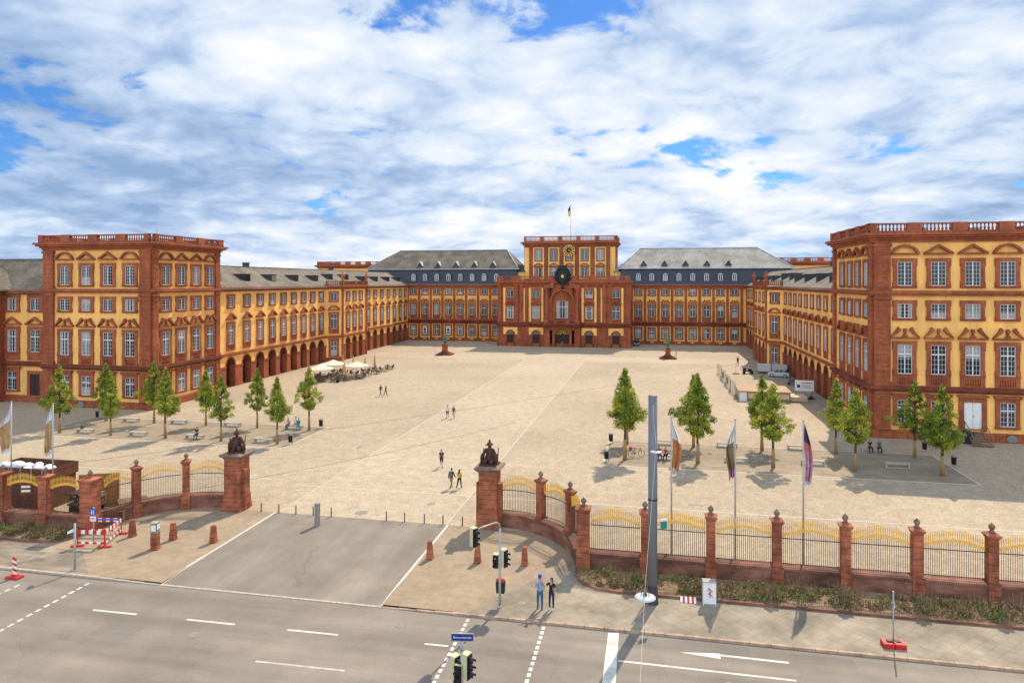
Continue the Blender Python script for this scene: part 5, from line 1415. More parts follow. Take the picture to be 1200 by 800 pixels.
def litter(x, y, label, lid=None):
    if nfirst[0]: nfirst[0] = False; t = BN; t.location = (x,y,0); t['label'] = label; t['group'] = 'litter bins round the groves'
    else: t = dup(BN, (x,y,0), .4, label, 'litter bins round the groves')
litter(-69.1,74.7,'dark litter bin at the left end of the left grove'); litter(-38.6,75.3,'dark litter bin beside the rightmost back tree of the left grove'); litter(-38.0,67.2,'dark litter bin at the near right corner of the left grove')
litter(27.6,77.3,'dark litter bin behind the shaded benches at the right'); litter(28.0,71.4,'dark litter bin at the near right corner of the right grove')
litter(-4.25,74.5,'dark litter bin at the far left corner of the right grove'); litter(-4.25,67.0,'dark litter bin at the near left corner of the right grove')
# seated people
def seat(x, y, rz, label, shirt, legs, **kw):
    p = dict(SIT); p.update(kw.pop('pose', {})); figure('person', label, (x,y,.02), rz, p, shirt, legs, **kw)
seat(-49.4,67.35,face(.2,-1),'person in black sitting alone on a stone bench in the left grove','black','navy')
seat(-42.1,74.15,face(-.3,-1),'person in pink on the left of three seated in the left grove','pink','grey',hair='hairbrown')
seat(-41.5,74.5,face(.1,1),'person in white and purple in the middle of three seated in the left grove','white','purple')
seat(-40.85,74.15,face(.4,-1),'person in a teal jacket on the right of three seated in the left grove','teal','teal',sleeves=1.2)
seat(.75,68.65,face(.3,-1),'woman with long hair in a dark red top seated near the bicycle','maroon','navy',longhair=True)
seat(1.5,68.65,face(-.4,-1),'person in a bright red top seated near the bicycle','red','black',pose=dict(lean=.4))
seat(21.95,75.85,face(.1,-1),'person in black on the left of two seated in the shade at the right','black','black')
seat(22.85,75.85,face(-.1,-1),'person in grey on the right of two seated in the shade at the right','grey','navy',pose=dict(wide=1.15))
# ------------------------------------------------------------------ bollards, posts
def stone_bollard_mesh():
    q = MB(); q.lathe(0,0,[(.25,-.05),(.25,.06),(.225,.08),(.155,.98),(.15,1.03),(.10,1.07)],4,smooth=False); q.xf(Matrix.Rotation(PI/4,4,'Z')); return q.mesh('stone_bollard', M['pier_stone'])
bm_ = stone_bollard_mesh()
for x, y, lb in ((-34.95,40.8,'red stone bollard nearest the striped barrier'),(-31.8,40.85,'red stone bollard just right of the ticket pillar'),(-28.8,40.95,'red stone bollard by the white line on the left of the drive'),
              (-13.7,41.25,'red stone bollard by the white line on the right of the drive'),(-10.6,41.3,'red stone bollard below the right gate pier'),(-7.65,41.5,'red stone bollard inside the curve of the right railing')):
    o = obj('stone_bollard', bm_, None, (x,y,0)); o.scale = (1.2,1.2,1.08); tag(o, lb, 'bollard', 'red stone bollards')
q = MB(); q.lathe(0,0,[(.05,-.02),(.05,.62),(.06,.63),(.06,.67),(.035,.69)],8); tb = q.mesh('metal_bollard', M['conc_d'])
for i, x in enumerate((-29.05,-27.6,-26.2,-24.8,-23.35,-19.0,-17.6,-16.1,-14.7,-13.25)):
    o = obj('metal_bollard', tb, None, (x,47.1+.02*i,0)); tag(o, 'thin grey metal bollard in the row across the gate, %s from the left' % ['first','second','third','fourth','fifth','sixth','seventh','eighth','ninth','tenth'][i], 'bollard', 'thin metal bollards across the gate')
t = thing('ticket_pillar', 'slim square stone ticket pillar with a pale panel at its top, left pavement', 'ticket pillar', (-31.85,39.2,0), .15)
q = MB(); q.box(-.21,.21,-.21,.21,0,1.05); q.box(-.3,.3,-.3,.3,0,.06); q.build('stone_shaft', M['pier_stone'], t)
q = MB(); q.box(-.20,.20,-.20,.20,1.053,1.72); q.build('housing', M['conc_d'], t)
q = MB(); q.box(-.15,.15,-.225,-.201,1.22,1.6); q.box(.201,.225,-.14,.14,1.3,1.62); q.build('panel', M['whitep'], t)
q = MB(); q.box(-.21,.21,-.21,.21,1.72,1.76); q.build('lid', M['conc'], t)
t = thing('steel_post', 'plain square grey post standing alone on the drive', 'post', (-23.45,45.2,0))
q = MB(); q.box(-.15,.15,-.15,.15,0,1.62); q.build('shaft', M['conc_d'], t); q = MB(); q.frustum(0,0,1.62,1.67,.165,.165,.13,.13); q.build('cap', M['steel'], t)

# ------------------------------------------------------------------ traffic lights
def signal_head(name, parent, loc, rz, n=3, w=.28, hh=.27, lit=None, body='cream_paint'):
    q = MB(); H = n*hh+.08
    q.box(-w/2,w/2,-.06,.20,0,H); q.box(-w/2-.02,w/2+.02,-.08,.22,H,H+.04)
    hd = q.build(name, M[body], parent, loc, rz)
    q = MB(); q.box(-w/2-.015,w/2+.015,-.10,-.061,-.015,H-.005); obj('backboard', q.mesh('backboard', M['black']), hd)
    for i in range(n):
        z = .04+hh*(i+.5)
        v = MB(); r = .105
        for k in range(9):
            a0, a1 = -.5+ (PI+1)*k/9, -.5+(PI+1)*(k+1)/9
            v.face([(r*math.cos(a0),-.10,z+r*math.sin(a0)),(r*math.cos(a1),-.10,z+r*math.sin(a1)),(r*math.cos(a1),-.32,z-.02+r*math.sin(a1)),(r*math.cos(a0),-.32,z-.02+r*math.sin(a0))])
        v.box(-.11,.11,-.12,-.101,z-.12,z+.12)
        obj('visor', v.mesh('visor', M['black']), hd)
        l = MB(); l.lathe(0,0,[(.09,0),(.07,.03),(.01,.045)],10); l.xf(Matrix.Translation((0,-.121,z)) @ Matrix.Rotation(PI/2,4,'X')); obj('lens', l.mesh('lens', M['black'] if lit != i else M['red']), hd)
    return hd
TL = thing('traffic_light', 'grey traffic light with a bent arm reaching over the road, at the kerb', 'traffic light', (-7.96,35.85,.01))
q = MB(); q.tube([(0,0,0),(0,0,1.2),(0,0,4.3)],[.075,.065,.06],10); q.lathe(0,0,[(.13,0),(.13,.05),(.085,.1)],10)
q.tube([(0,0,4.25),(-.02,-.1,4.5),(-.08,-.4,4.68),(-.25,-1.2,4.85),(-.62,-2.75,5.1)],[.06,.055,.05,.045,.04],8); q.build('pole', M['steel'], TL)
signal_head('signal_head', TL, (-.68,-2.8,4.28), R(55))
signal_head('signal_head', TL, (.26,.05,2.18), R(62), 3)
signal_head('pedestrian_signal', TL, (-.22,.0,2.12), R(-5), 2, .26, .30)
q = MB(); q.tube([(0,0,2.3),(.2,.03,2.3)],.02); q.tube([(0,0,2.85),(.2,.03,2.85)],.02); q.tube([(0,0,2.35),(-.2,.0,2.35)],.02); q.build('bracket', M['steel'], TL)
q = MB(); q.hexa([(-.22,.07,.70),(.22,.07,.70),(.22,.30,.70),(-.22,.30,.70),(-.25,.07,1.28),(.25,.07,1.28),(.25,.34,1.28),(-.25,.34,1.28)]); 
bx = thing('litter_bin', 'small dark litter bin with a red hood fixed to the traffic light pole', 'litter bin', (-7.96,35.85,.01)); q.build('bin_body', mat('dark_green_bin', (.02,.035,.028), .5), bx)
q = MB(); q.lathe(0,.2,[(.27,1.29),(.27,1.36),(.2,1.46),(.03,1.5)],12,0,1,.6); q.build('hood', M['red'], bx)
T2_ = thing('traffic_light', 'nearest traffic light, carrying the blue street name sign, at the bottom edge', 'traffic light', (-7.35,26.15,-.1))
TLX, TLY = -7.35, 26.15
q = MB(); q.tube([(0,0,0),(0,0,3.35)],[.075,.055],10); q.lathe(0,0,[(.13,0),(.13,.05),(.085,.1)],10); q.tube([(0,0,2.98),(0,0,3.3)],.075,8); q.build('pole', M['steel'], T2_)
signal_head('signal_head', T2_, (.25,.0,1.92), R(70), 3, .29, .285)
signal_head('signal_head', T2_, (-.27,.12,1.72), R(62), 3, .29, .285)
signal_head('pedestrian_signal', T2_, (-.13,-.06,1.75), R(-4), 2, .27, .30)
sg = thing('street_sign', 'blue street name plate with white lettering on the nearest traffic light', 'street sign', (TLX+.02,TLY,3.28), R(9))
q = MB(); q.box(-.43,.43,-.02,.02,0,.26); q.build('plate', M['navy'], sg)
q = MB(); q.box(-.45,.45,-.018,.018,.262,.285); q.box(-.45,.45,-.018,.018,-.025,-.002); q.box(-.45,-.432,-.018,.018,-.002,.262); q.box(.432,.45,-.018,.018,-.002,.262); q.build('frame', M['steel'], sg)
def text_mesh(body, size, m, ext=.003):
    cu = bpy.data.curves.new('txt', 'FONT'); cu.body = body; cu.size = size; cu.extrude = ext; cu.align_x = 'CENTER'; cu.align_y = 'CENTER'; cu.resolution_u = 3
    o = bpy.data.objects.new('txt', cu); COL.objects.link(o); dg = bpy.context.evaluated_depsgraph_get(); dg.update()
    me = bpy.data.meshes.new_from_object(o.evaluated_get(dg)); bpy.data.objects.remove(o); bpy.data.curves.remove(cu)
    me.transform(Matrix.Rotation(PI/2,4,'X')); me.materials.clear(); me.materials.append(m); return me
tm = text_mesh('Bismarckstraße', .118, M['whitep']); tm.name = 'lettering'
obj('lettering', tm, sg, (0,-.026,.13))

# ------------------------------------------------------------------ tram mast, span wire, hanging lamps
MT = thing('tram_mast', 'tall grey steel mast with a black collar, rising in front of the railing', 'mast', (.1,38.0,0))
q = MB(); q.tube([(0,0,.95),(0,0,6.0),(0,0,11.25)],[.25,.245,.24],16); q.lathe(0,0,[(.24,11.25),(.24,11.3),(.1,11.33)],16); q.build('shaft', M['mast'], MT)
q = MB(); q.lathe(0,0,[(.32,-.05),(.32,.05),(.285,.08),(.28,.95)],16); q.build('collar', M['mast_dark'], MT)
q = MB(); q.lathe(0,0,[(.252,5.6),(.258,5.62),(.258,5.7),(.25,5.72)],16); q.build('band', M['mast_dark'], MT)
sgn = thing('small_sign', 'small teal and white plate fixed to the grey mast', 'sign', (.52,38.0,4.05), R(25))
q = MB(); q.box(-.0,.36,-.02,.02,0,.42); q.build('plate', M['teal'], sgn); q = MB(); q.box(.0,.36,-.02,.02,.425,.55); q.build('top_plate', M['whitep'], sgn); q = MB(); q.box(-.25,0,-.012,.012,.2,.26); q.build('bracket', M['steel'], sgn)
W1, W2, W3, W4 = Vector((.1,37.78,11.1)), Vector((.25,34.2,9.45)), Vector((-.15,18.6,9.35)), Vector((-.35,3.5,9.6))
q = MB(); q.tube([W1, W1.lerp(W2,.5)-Vector((0,0,.25)), W2, W2.lerp(W3,.5)-Vector((0,0,.08)), W3, W4], .006, 5)
for k in range(1,30):
    p = W1.lerp(W2, k/30) if k < 8 else W2.lerp(W3,(k-8)/22)
tag(q.build('span_wire', M['steel']), 'bright span wire running from the mast top out over the road', 'wire')
def hang_lamp(p, label):
    t = thing('hanging_lamp', label, 'lamp', tuple(p), group='disc lamps on the span wire')
    q = MB(); q.lathe(0,0,[(.25,-.30),(.28,-.295),(.28,-.275),(.17,-.25),(.05,-.235)],20); q.build('disc', M['lampgrey'], t)
    q = MB(); q.lathe(0,0,[(.18,-.33),(.24,-.301)],18); q.build('diffuser', M['lead'], t)
    q = MB(); q.tube([(0,0,-.24),(0,0,.02)],.02); q.lathe(0,0,[(.05,-.23),(.06,-.2),(.03,-.15)],8); q.tube([(-.1,0,-.24),(-.1,0,-.12)],.012); q.tube([(.1,0,-.24),(.1,0,-.12)],.012); q.build('hanger', M['mast_dark'], t)
hang_lamp(W2, 'white disc lamp hanging on the wire in front of the grey mast'); hang_lamp(W3, 'white disc lamp hanging over the road, low in the picture')
def wire(a, c, sag, label, r=.013):
    a, c = Vector(a), Vector(c); q = MB(); q.tube([a.lerp(c,i/10)-Vector((0,0,sag*4*(i/10)*(1-i/10))) for i in range(11)], r, 4)
    tag(q.build('overhead_wire', M['iron']), label, 'wire', 'thin overhead wires')
wire((-36.5,30.0,7.0),(9.5,72,9.5),.5,'thin overhead wire crossing diagonally from the left road to beyond the gate',.008)
wire((-26.0,27,7),(-9.0,45.2,8),.3,'thin overhead wire crossing the drive entrance',.008)

# ------------------------------------------------------------------ flags
def flag(x, y, h, label, bands, fl, wd, right, seed, mats, plabel):
    t = thing('flagpole', plabel, 'flagpole', (x,y,0), group='flagpoles behind the railing')
    q = MB(); q.tube([(0,0,0),(0,0,h)],[.06,.045],8); q.ball((0,0,h+.03),.07); q.build('pole', M['steel'], t)
    o = limp_flag(fl, wd, bands, seed=seed, right=right).build('flag', mats, None, (x+.05*right,y-.03,h-.12)); tag(o, label, 'flag', 'flags behind the railing')
F_or = mat('orange_tan_flag_cloth', (.52,.24,.07), .85, .3, 2.2, col2=(.40,.13,.05)); F_tan = mat('tan_flag_cloth', (.50,.33,.15), .85, .3, 2, col2=(.33,.17,.07)); F_ol = mat('olive_brown_flag_cloth', (.30,.20,.09), .85, .3, 2)
F_pu = mat('purple_flag_cloth', (.10,.055,.13), .85, .2, 2); F_co = mat('coral_flag_cloth', (.55,.16,.12), .85, .2, 2); F_pk = mat('pink_flag_cloth', (.55,.30,.36), .85, .3, 2.5, col2=(.35,.12,.22)); F_wh = mat('white_flag_cloth', (.62,.61,.60), .85, .08, 2)
flag(-47.8,43.4,8.3,'white and orange-tan flag hanging left of its pole, leftmost at the picture edge',[(.35,0),(.6,1),(.05,0)],3.4,1.0,-1,2,[F_wh,F_tan],'metal flagpole at the left picture edge behind the railing')
flag(-44.05,43.4,8.3,'white and orange-tan flag hanging left of its pole, second from the left',[(.32,0),(.62,1),(.06,0)],3.5,.7,-1,5,[F_wh,F_tan],'metal flagpole behind the stacked timber, second from the left')
flag(1.25,43.6,9.05,'white and orange flag hanging right of its pole, next to the grey mast',[(.36,0),(.60,1),(.04,0)],3.15,.55,1,4,[F_wh,F_or],'metal flagpole behind the railing next to the grey mast')
flag(5.05,43.6,9.05,'white and olive flag hanging left of its pole, middle of the right three',[(.36,0),(.52,1),(.12,2)],3.3,.48,-1,8,[F_wh,F_ol,F_pk],'metal flagpole behind the railing, middle of the right three')
flag(9.0,43.8,9.1,'purple, coral and pink flag hanging beside its pole',[(.26,0),(.2,1),(.48,2),(.06,3)],3.6,.5,1,9,[F_pu,F_co,F_pk,F_wh],'metal flagpole behind the railing carrying the purple flag')

# ------------------------------------------------------------------ left pavement: signs, barrier, beacon
t = thing('signpost', 'round blue pedestrian sign with a white plate below, by the corner pillar', 'road sign', (-36.75,39.4,0))
q = MB(); q.tube([(0,0,0),(0,0,2.35)],.035,8); q.build('post', M['steel'], t)
q = MB(); q.lathe(0,0,[(.24,0),(.24,.03)],22); q.xf(Matrix.Translation((0,-.04,2.05)) @ Matrix.Rotation(PI/2,4,'X')); d = q.build('disc', M['blue'], t)
q = MB(); y0 = -.085
for s, w in ((-.07,1),(.08,.75)):
    q.lathe(s,0,[(.001,0)],4); q.prism([(s-.035*w,1.93),(s+.035*w,1.93),(s+.05*w,2.1),(s-.05*w,2.1)],y0,-.072); q.arc(s,2.145,.001,.032*w,0,2*PI,y0,-.072,8); q.prism([(s-.03*w,1.88),(s-.005,1.88),(s-.005,1.93),(s-.03*w,1.93)],y0,-.072); q.prism([(s+.005,1.88),(s+.03*w,1.88),(s+.03*w,1.93),(s+.005,1.93)],y0,-.072)
q.build('pictogram', M['whitep'], t)
q = MB(); q.box(-.22,.22,-.06,-.035,1.42,1.72,0); q.box(-.17,.17,-.066,-.061,1.60,1.64,1); q.box(-.17,.12,-.066,-.061,1.52,1.56,1); q.build('plate', [M['whitep'], M['lead']], t)
t = thing('camera_post', 'plain thin grey post with a small white device, left pavement near the kerb', 'post', (-34.25,35.3,0))
q = MB(); q.tube([(0,0,0),(0,0,2.85)],.065,8); q.lathe(0,0,[(.14,0),(.14,.04)],8); q.build('post', M['steel'], t)
q = MB(); q.hexa([(-.42,-.12,2.2),(-.1,-.12,2.32),(-.1,.1,2.32),(-.42,.1,2.2),(-.42,-.12,2.36),(-.1,-.12,2.52),(-.1,.1,2.52),(-.42,.1,2.36)]); q.tube([(-.12,0,2.4),(0,0,2.4)],.03); q.build('device', M['whitep'], t)
bt = thing('road_barrier', 'red and white striped works barrier set in a square round a hole, left pavement', 'barrier', (-36.6,40.0,0))
cs = [(-37.15,38.5),(-35.25,38.7),(-36.0,41.0),(-38.1,40.6)]
for k in range(3):
    a, c = Vector((*cs[k],0))-Vector((-36.6,40,0)), Vector((*cs[(k+1)%4],0))-Vector((-36.6,40,0)); u = (c-a); ln = u.length; u.normalize(); n_ = Vector((-u.y,u.x,0))*.02
    ns = int(ln/.24)
    for z0, z1 in ((.86,1.1),(.22,.34)):
        q = MB()
        for i in range(ns):
            p, r_ = a+u*(ln*i/ns), a+u*(ln*(i+1)/ns)
            q.hexa([tuple(v+Vector((0,0,z))) for z in (z0,z1) for v in (p-n_,r_-n_,r_+n_,p+n_)], i%2)
        q.build('striped_board', [M['red'], M['whitep']], bt)
for x, y in cs:
    q = MB(); q.box(-.035,.035,-.035,.035,0,1.12); q.box(-.4,.4,-.1,.1,0,.1); q.build('post', M['red'], bt, (x+36.6,y-40,0), .4)
q = MB(); q.hexa([(-1.35,.55,.98),(.5,.95,.98),(.5,1.0,.98),(-1.35,.6,.98),(-1.35,.55,1.07),(.5,.95,1.07),(.5,1.0,1.07),(-1.35,.6,1.07)]); q.build('tape', M['blue'], bt)
t = thing('beacon', 'red and white striped guide beacon on a red foot, left road edge', 'beacon', (-37.1,33.9,-.106))
q = MB(); q.box(-.45,.45,-.22,.22,0,.11); q.box(-.12,.12,-.1,.1,.11,.2); q.build('foot', M['red'], t)
q = MB()
for i in range(6):
    z = .22+.16*i; q.hexa([(-.13,-.02,z+.08),(.13,-.02,z-.02),(.13,.02,z-.02),(-.13,.02,z+.08),(-.13,-.02,z+.24),(.13,-.02,z+.14),(.13,.02,z+.14),(-.13,.02,z+.24)], i%2)
q.build('board', [M['whitep'], M['red']], t)
# timber store behind the left railing
t = thing('timber_crate', 'open red-brown timber crate holding white sacks, behind the left railing', 'crate', (-47.9,44.2,-.25))
q = MB(); q.box(-2.6,2.6,0,2.6,0,2.45); q.build('body', M['wood_red'], t)
q = MB(); 
for a in ((-2.75,2.75,-.1,.0),(-2.75,2.75,2.6,2.7),(-2.75,-2.65,0,2.6),(2.65,2.75,0,2.6)): q.box(*a,2.5,3.35)
q.build('tray', M['wood_red'], t)
q = MB()
for x in (-2.0,-.9,.2,1.2,2.2): q.box(x-.04,x+.04,-.15,-.101,2.4,3.4)
q.build('strap', M['steel'], t)
rnd = random.Random(5); sk = MB()
for i in range(9): sk.ball((-2.0+.5*i,.7+.5*(i%2),3.2+rnd.uniform(-.05,.22)), rnd.uniform(.34,.52), 0, 7, 5, rnd.uniform(.45,.8), rnd.uniform(.8,1.3), 1)
tag(sk.build('sack', M['foil'], None, (-47.9,44.2,-.35)), 'heap of white sacks lying in the open timber crate', 'sacks')
t = thing('timber_screen', 'orange-brown boarded timber screen standing behind the left railing', 'panel', (-41.6,45.3,0), .45)
q = MB(); q.box(-1.5,1.3,-.06,.06,0,2.7); q.build('boards', mat('orange_planks', (.38,.16,.045), .75, .2, 2, courses=.3), t)
q = MB(); q.box(-1.5,1.3,-.1,-.061,.4,.55); q.box(-1.5,1.3,-.1,-.061,2.1,2.25); q.build('batten', M['wood'], t)
t = thing('wood_pile', 'stack of split logs on pallets behind the left railing', 'wood pile', (-40.6,42.95,0))
q = MB()
for i in range(3):
    for z in (0,.55): 
        q.box(-1.1,1.1,-.5+.4*i,-.38+.4*i,z,z+.5)
q.box(-1.15,1.15,-.55,.55,.5,.56); q.build('pallet', M['wood_dark'], t)
q = MB(); rnd = random.Random(9)
for i in range(150):
    x, z = rnd.uniform(-1.1,1.1), rnd.uniform(1.12,2.05); q.tube([(x,-.6+rnd.uniform(-.05,.05),z),(x+rnd.uniform(-.2,.2),.5,z+rnd.uniform(-.08,.08))], rnd.uniform(.05,.09), 5, rnd.randint(0,1), False)
q.build('logs', [M['wood'], M['bark']], t)
for i,(x,y) in enumerate(((-38.75,43.3),(-39.0,45.6))):
    q = MB()
    for k in range(7): q.box(-1.0,1.0,-.7+.2*k,-.55+.2*k,.75,.80)
    for k in range(4): q.box(-1+.6*k,-.85+.6*k,-.7,.65,0.0,.745)
    o = q.build('pallet_stack', M['wood'], None, (x,y,0), .5+.3*i); tag(o, ['wooden pallet stack behind the left corner pillar','wooden pallet stack inside the left curved railing'][i], 'pallets')
q = MB(); q.box(-.4,.4,-.02,.02,0,.75,0); q.box(-.3,.3,-.026,-.021,.45,.6,1); q.box(-.3,.3,-.026,-.021,.15,.3,1)
tag(q.build('notice_board', [M['wood_red'], M['whitep']], None, (-43.9,41.0,2.3), .3), 'small red notice board with white bars on the left railing', 'sign')

# ------------------------------------------------------------------ right pavement: bed, box, temporary sign
def bed(name, edge_pts, wall_pts):
    b = MB(); poly = edge_pts+wall_pts[::-1]
    b.face([(x,y,.05) for x,y in poly]); structure(name, b, M['soil'])
    k = MB()
    for a, c in zip(edge_pts[:-1], edge_pts[1:]):
        a, c = Vector((a[0],a[1],0)), Vector((c[0],c[1],0)); u = (c-a).normalized(); n = Vector((-u.y,u.x,0))*.06
        k.hexa([tuple(p+Vector((0,0,z))) for z in (-.1,.14) for p in (a-n,c-n,c+n,a+n)])
    structure('bed_edging', k, M['wall_stone'])
eR = [(-4.45,41.3),(-4.35,40.5),(-3.9,39.6),(-3.0,39.0),(-1.8,38.8)]+[(x,38.8) for x in (0,5,10,15,20,33)]
bed('planting_bed', eR, [(-4.0,41.6),(0,41.7),(33,41.7)])
eL = [(-60,38.6),(-41,38.55),(-39.4,38.75),(-38.75,39.3),(-38.6,40.2)]
bed('planting_bed', eL, [(-60,40.85),(-39.0,40.85)])
gm = mat('mixed_bed_foliage', (.28,.215,.09), .8, .3, 3, 0, .3, .8, col2=(.22,.115,.06)); gm2 = mat('green_bed_foliage', (.17,.20,.045), .8, .35, 5)
def groundcover(name, label, x0, x1, y0, y1, n, seed):
    rnd = random.Random(seed); V, F_, Mi = [], [], []
    clumps = [(rnd.uniform(x0,x1), rnd.uniform(y0+.2,y1), rnd.uniform(.25,.55), rnd.random()) for _ in range(n)]
    for cx, cy, cr, kind in clumps:
        hgt = rnd.uniform(.2,.52)*(1 if kind < .8 else 1.35)
        for _ in range(70):
            a = rnd.uniform(0,6.28); rr = cr*math.sqrt(rnd.random()); x, y = cx+rr*math.cos(a), cy+rr*math.sin(a)
            if y > y1+.05 or y < y0+.12: continue
            z = .05+hgt*rnd.random()*(1-.5*rr/cr); s = rnd.uniform(.04,.12)
            d = Vector((rnd.gauss(0,1),rnd.gauss(0,1),rnd.gauss(.6,.8))).normalized(); u = d.orthogonal().normalized(); w = d.cross(u); p = Vector((x,y,z)); i = len(V)
            V.extend([tuple(p-u*s), tuple(p-w*s*.45), tuple(p+u*s), tuple(p+w*s*.45)]); F_.append((i,i+1,i+2,i+3)); Mi.append(1 if kind > .78 or rnd.random() < .08 else 0)
        if kind < .5:
            for _ in range(9):
                x, y = cx+rnd.gauss(0,cr*.5), cy+rnd.gauss(0,cr*.4)
                if not y0+.1 < y < y1: continue
                i = len(V); hh = rnd.uniform(.4,.85); ex, ey = rnd.gauss(0,.12), rnd.gauss(0,.12)
                V.extend([(x-.012,y,.03),(x+.012,y,.03),(x+ex+.006,y+ey,hh),(x+ex-.006,y+ey,hh)]); F_.append((i,i+1,i+2,i+3)); Mi.append(0)
    me = bpy.data.meshes.new(name); me.from_pydata(V, [], F_); me.materials.append(gm); me.materials.append(gm2); me.polygons.foreach_set('material_index', Mi)
    tag(obj(name, me), label, 'plants', kind='stuff')
groundcover('ground_cover','scrubby brown and green plants along the right railing wall',-3.9,30,39.0,41.3,235,3)
groundcover('ground_cover','scrubby green and brown plants along the left railing wall',-58,-39.2,38.75,40.6,190,4)
t = thing('utility_box', 'pale grey cabinet with a red scrawl, standing in the bed edge', 'utility box', (3.1,38.45,0), .06)
q = MB(); q.box(-.34,.34,-.2,.2,.0,1.25); q.build('cabinet', M['whitep'], t); q = MB(); q.frustum(0,0,1.252,1.32,.37,.23,.35,.21); q.build('lid', M['conc'], t)
q = MB(); q.box(-.3,-.005,-.212,-.201,.12,1.15); q.box(.005,.3,-.212,-.201,.12,1.15); dq = q.build('door', M['whitep'], t)
q = MB(); q.tube([(-.12,-.215,.95),(.02,-.215,.9),(.14,-.215,.8),(.0,-.215,.72),(-.1,-.215,.66),(.1,-.215,.58),(.14,-.215,.5)],.022,4); q.tube([(.0,-.215,.98),(.03,-.215,.62),(.0,-.215,.45)],.02,4); q.tube([(-.16,-.215,.8),(-.04,-.215,.86)],.014,4); q.build('graffiti', mat('red_spray_paint', (.45,.02,.06), .6), t)
q = MB(); q.box(-.3,.3,-.21,-.203,.02,.11); q.build('vent', M['conc_d'], t)
t = thing('barrier_board', 'red and white striped board lying on a low foot beside the grey cabinet', 'barrier', (2.0,38.5,0), .02)
q = MB()
for i in range(7): q.hexa([(-.42+.12*i,-.16,.02),(-.42+.12*(i+1),-.16,.02),(-.42+.12*(i+1),.10,.22),(-.42+.12*i,.10,.22),(-.42+.12*i,-.15,.05),(-.42+.12*(i+1),-.15,.05),(-.42+.12*(i+1),.11,.25),(-.42+.12*i,.11,.25)], i%2)
q.build('striped_board', [M['whitep'], M['red']], t); q = MB(); q.box(-.44,.44,-.1,.15,0,.03); q.build('foot', M['red'], t)
t = thing('temporary_sign', 'grey temporary sign pole standing in a red weighted foot on the right pavement', 'road sign', (11.4,35.75,.01), .05)
q = MB(); q.box(-.5,-.03,-.28,.28,0,.24); q.box(.03,.5,-.28,.28,0,.24); q.box(-.46,.46,-.2,.2,.03,.2); q.build('foot', M['red'], t)
q = MB(); q.box(-.3,-.05,-.1,.12,.243,.3); q.box(.1,.34,-.05,.16,.243,.28,); q.build('clamp', M['black'], t)
q = MB(); q.tube([(0,0,0),(0,0,2.65)],.035,8); q.build('post', M['steel'], t)
q = MB(); q.prism([(-.3,0),(.3,0),(0,.52)],-.02,.02); q.xf(Matrix.Rotation(R(78),4,'Z')); q.build('sign_plate', M['steel'], t, (0,.0,1.95))
q = MB(); q.box(-.45,.45,-.3,.3,-.004,.002)

# ------------------------------------------------------------------ bicycle
t = thing('bicycle', 'parked bicycle with a pink bag on its rack, under the leftmost right-grove trees', 'bicycle', (-1.4,69.2,.008), .35)
for s in (-.52,.52):
    q = MB(); q.tube([(s+.33*math.cos(a*PI/9),0,.34+.33*math.sin(a*PI/9)) for a in range(19)],.02,5); q.build('tyre', M['rubber'], t)
    q = MB()
    for a in range(6): q.tube([(s,0,.34),(s+.32*math.cos(a*PI/3),0,.34+.32*math.sin(a*PI/3))],.005,4)
    q.build('spokes', M['steel'], t)
q = MB(); 
for a, c in (((.52,0,.34),(.40,0,.92)),((.42,0,.82),(-.1,0,.34)),((-.1,0,.34),(-.22,0,.88)),((.42,0,.85),(-.2,0,.8)),((-.1,0,.34),(-.52,0,.34)),((-.52,0,.34),(-.2,0,.8)),((-.85,0,.72),(-.2,0,.72))): q.tube([a,c],.02,6)
q.build('frame', M['black'], t)
q = MB(); q.tube([(.40,0,.92),(.38,0,1.05)],.015); q.tube([(.28,-.28,1.05),(.4,-.2,1.06),(.4,.2,1.06),(.28,.28,1.05)],.014); q.build('handlebar', M['steel'], t)
q = MB(); q.hexa([(-.36,-.08,.9),(-.08,-.03,.9),(-.08,.03,.9),(-.36,.08,.9),(-.36,-.09,.95),(-.08,-.03,.95),(-.08,.03,.95),(-.36,.09,.95)]); q.build('saddle', M['black'], t)
q = MB(); q.ball((-.62,.0,.92),.2,0,9,6,.9,1.1,.9); tag(q.build('bag', mat('pink_bag', (.55,.03,.18), .8), None, (-1.4,69.2,.008), .35), 'bright pink bag on the rack of the parked bicycle', 'bag')

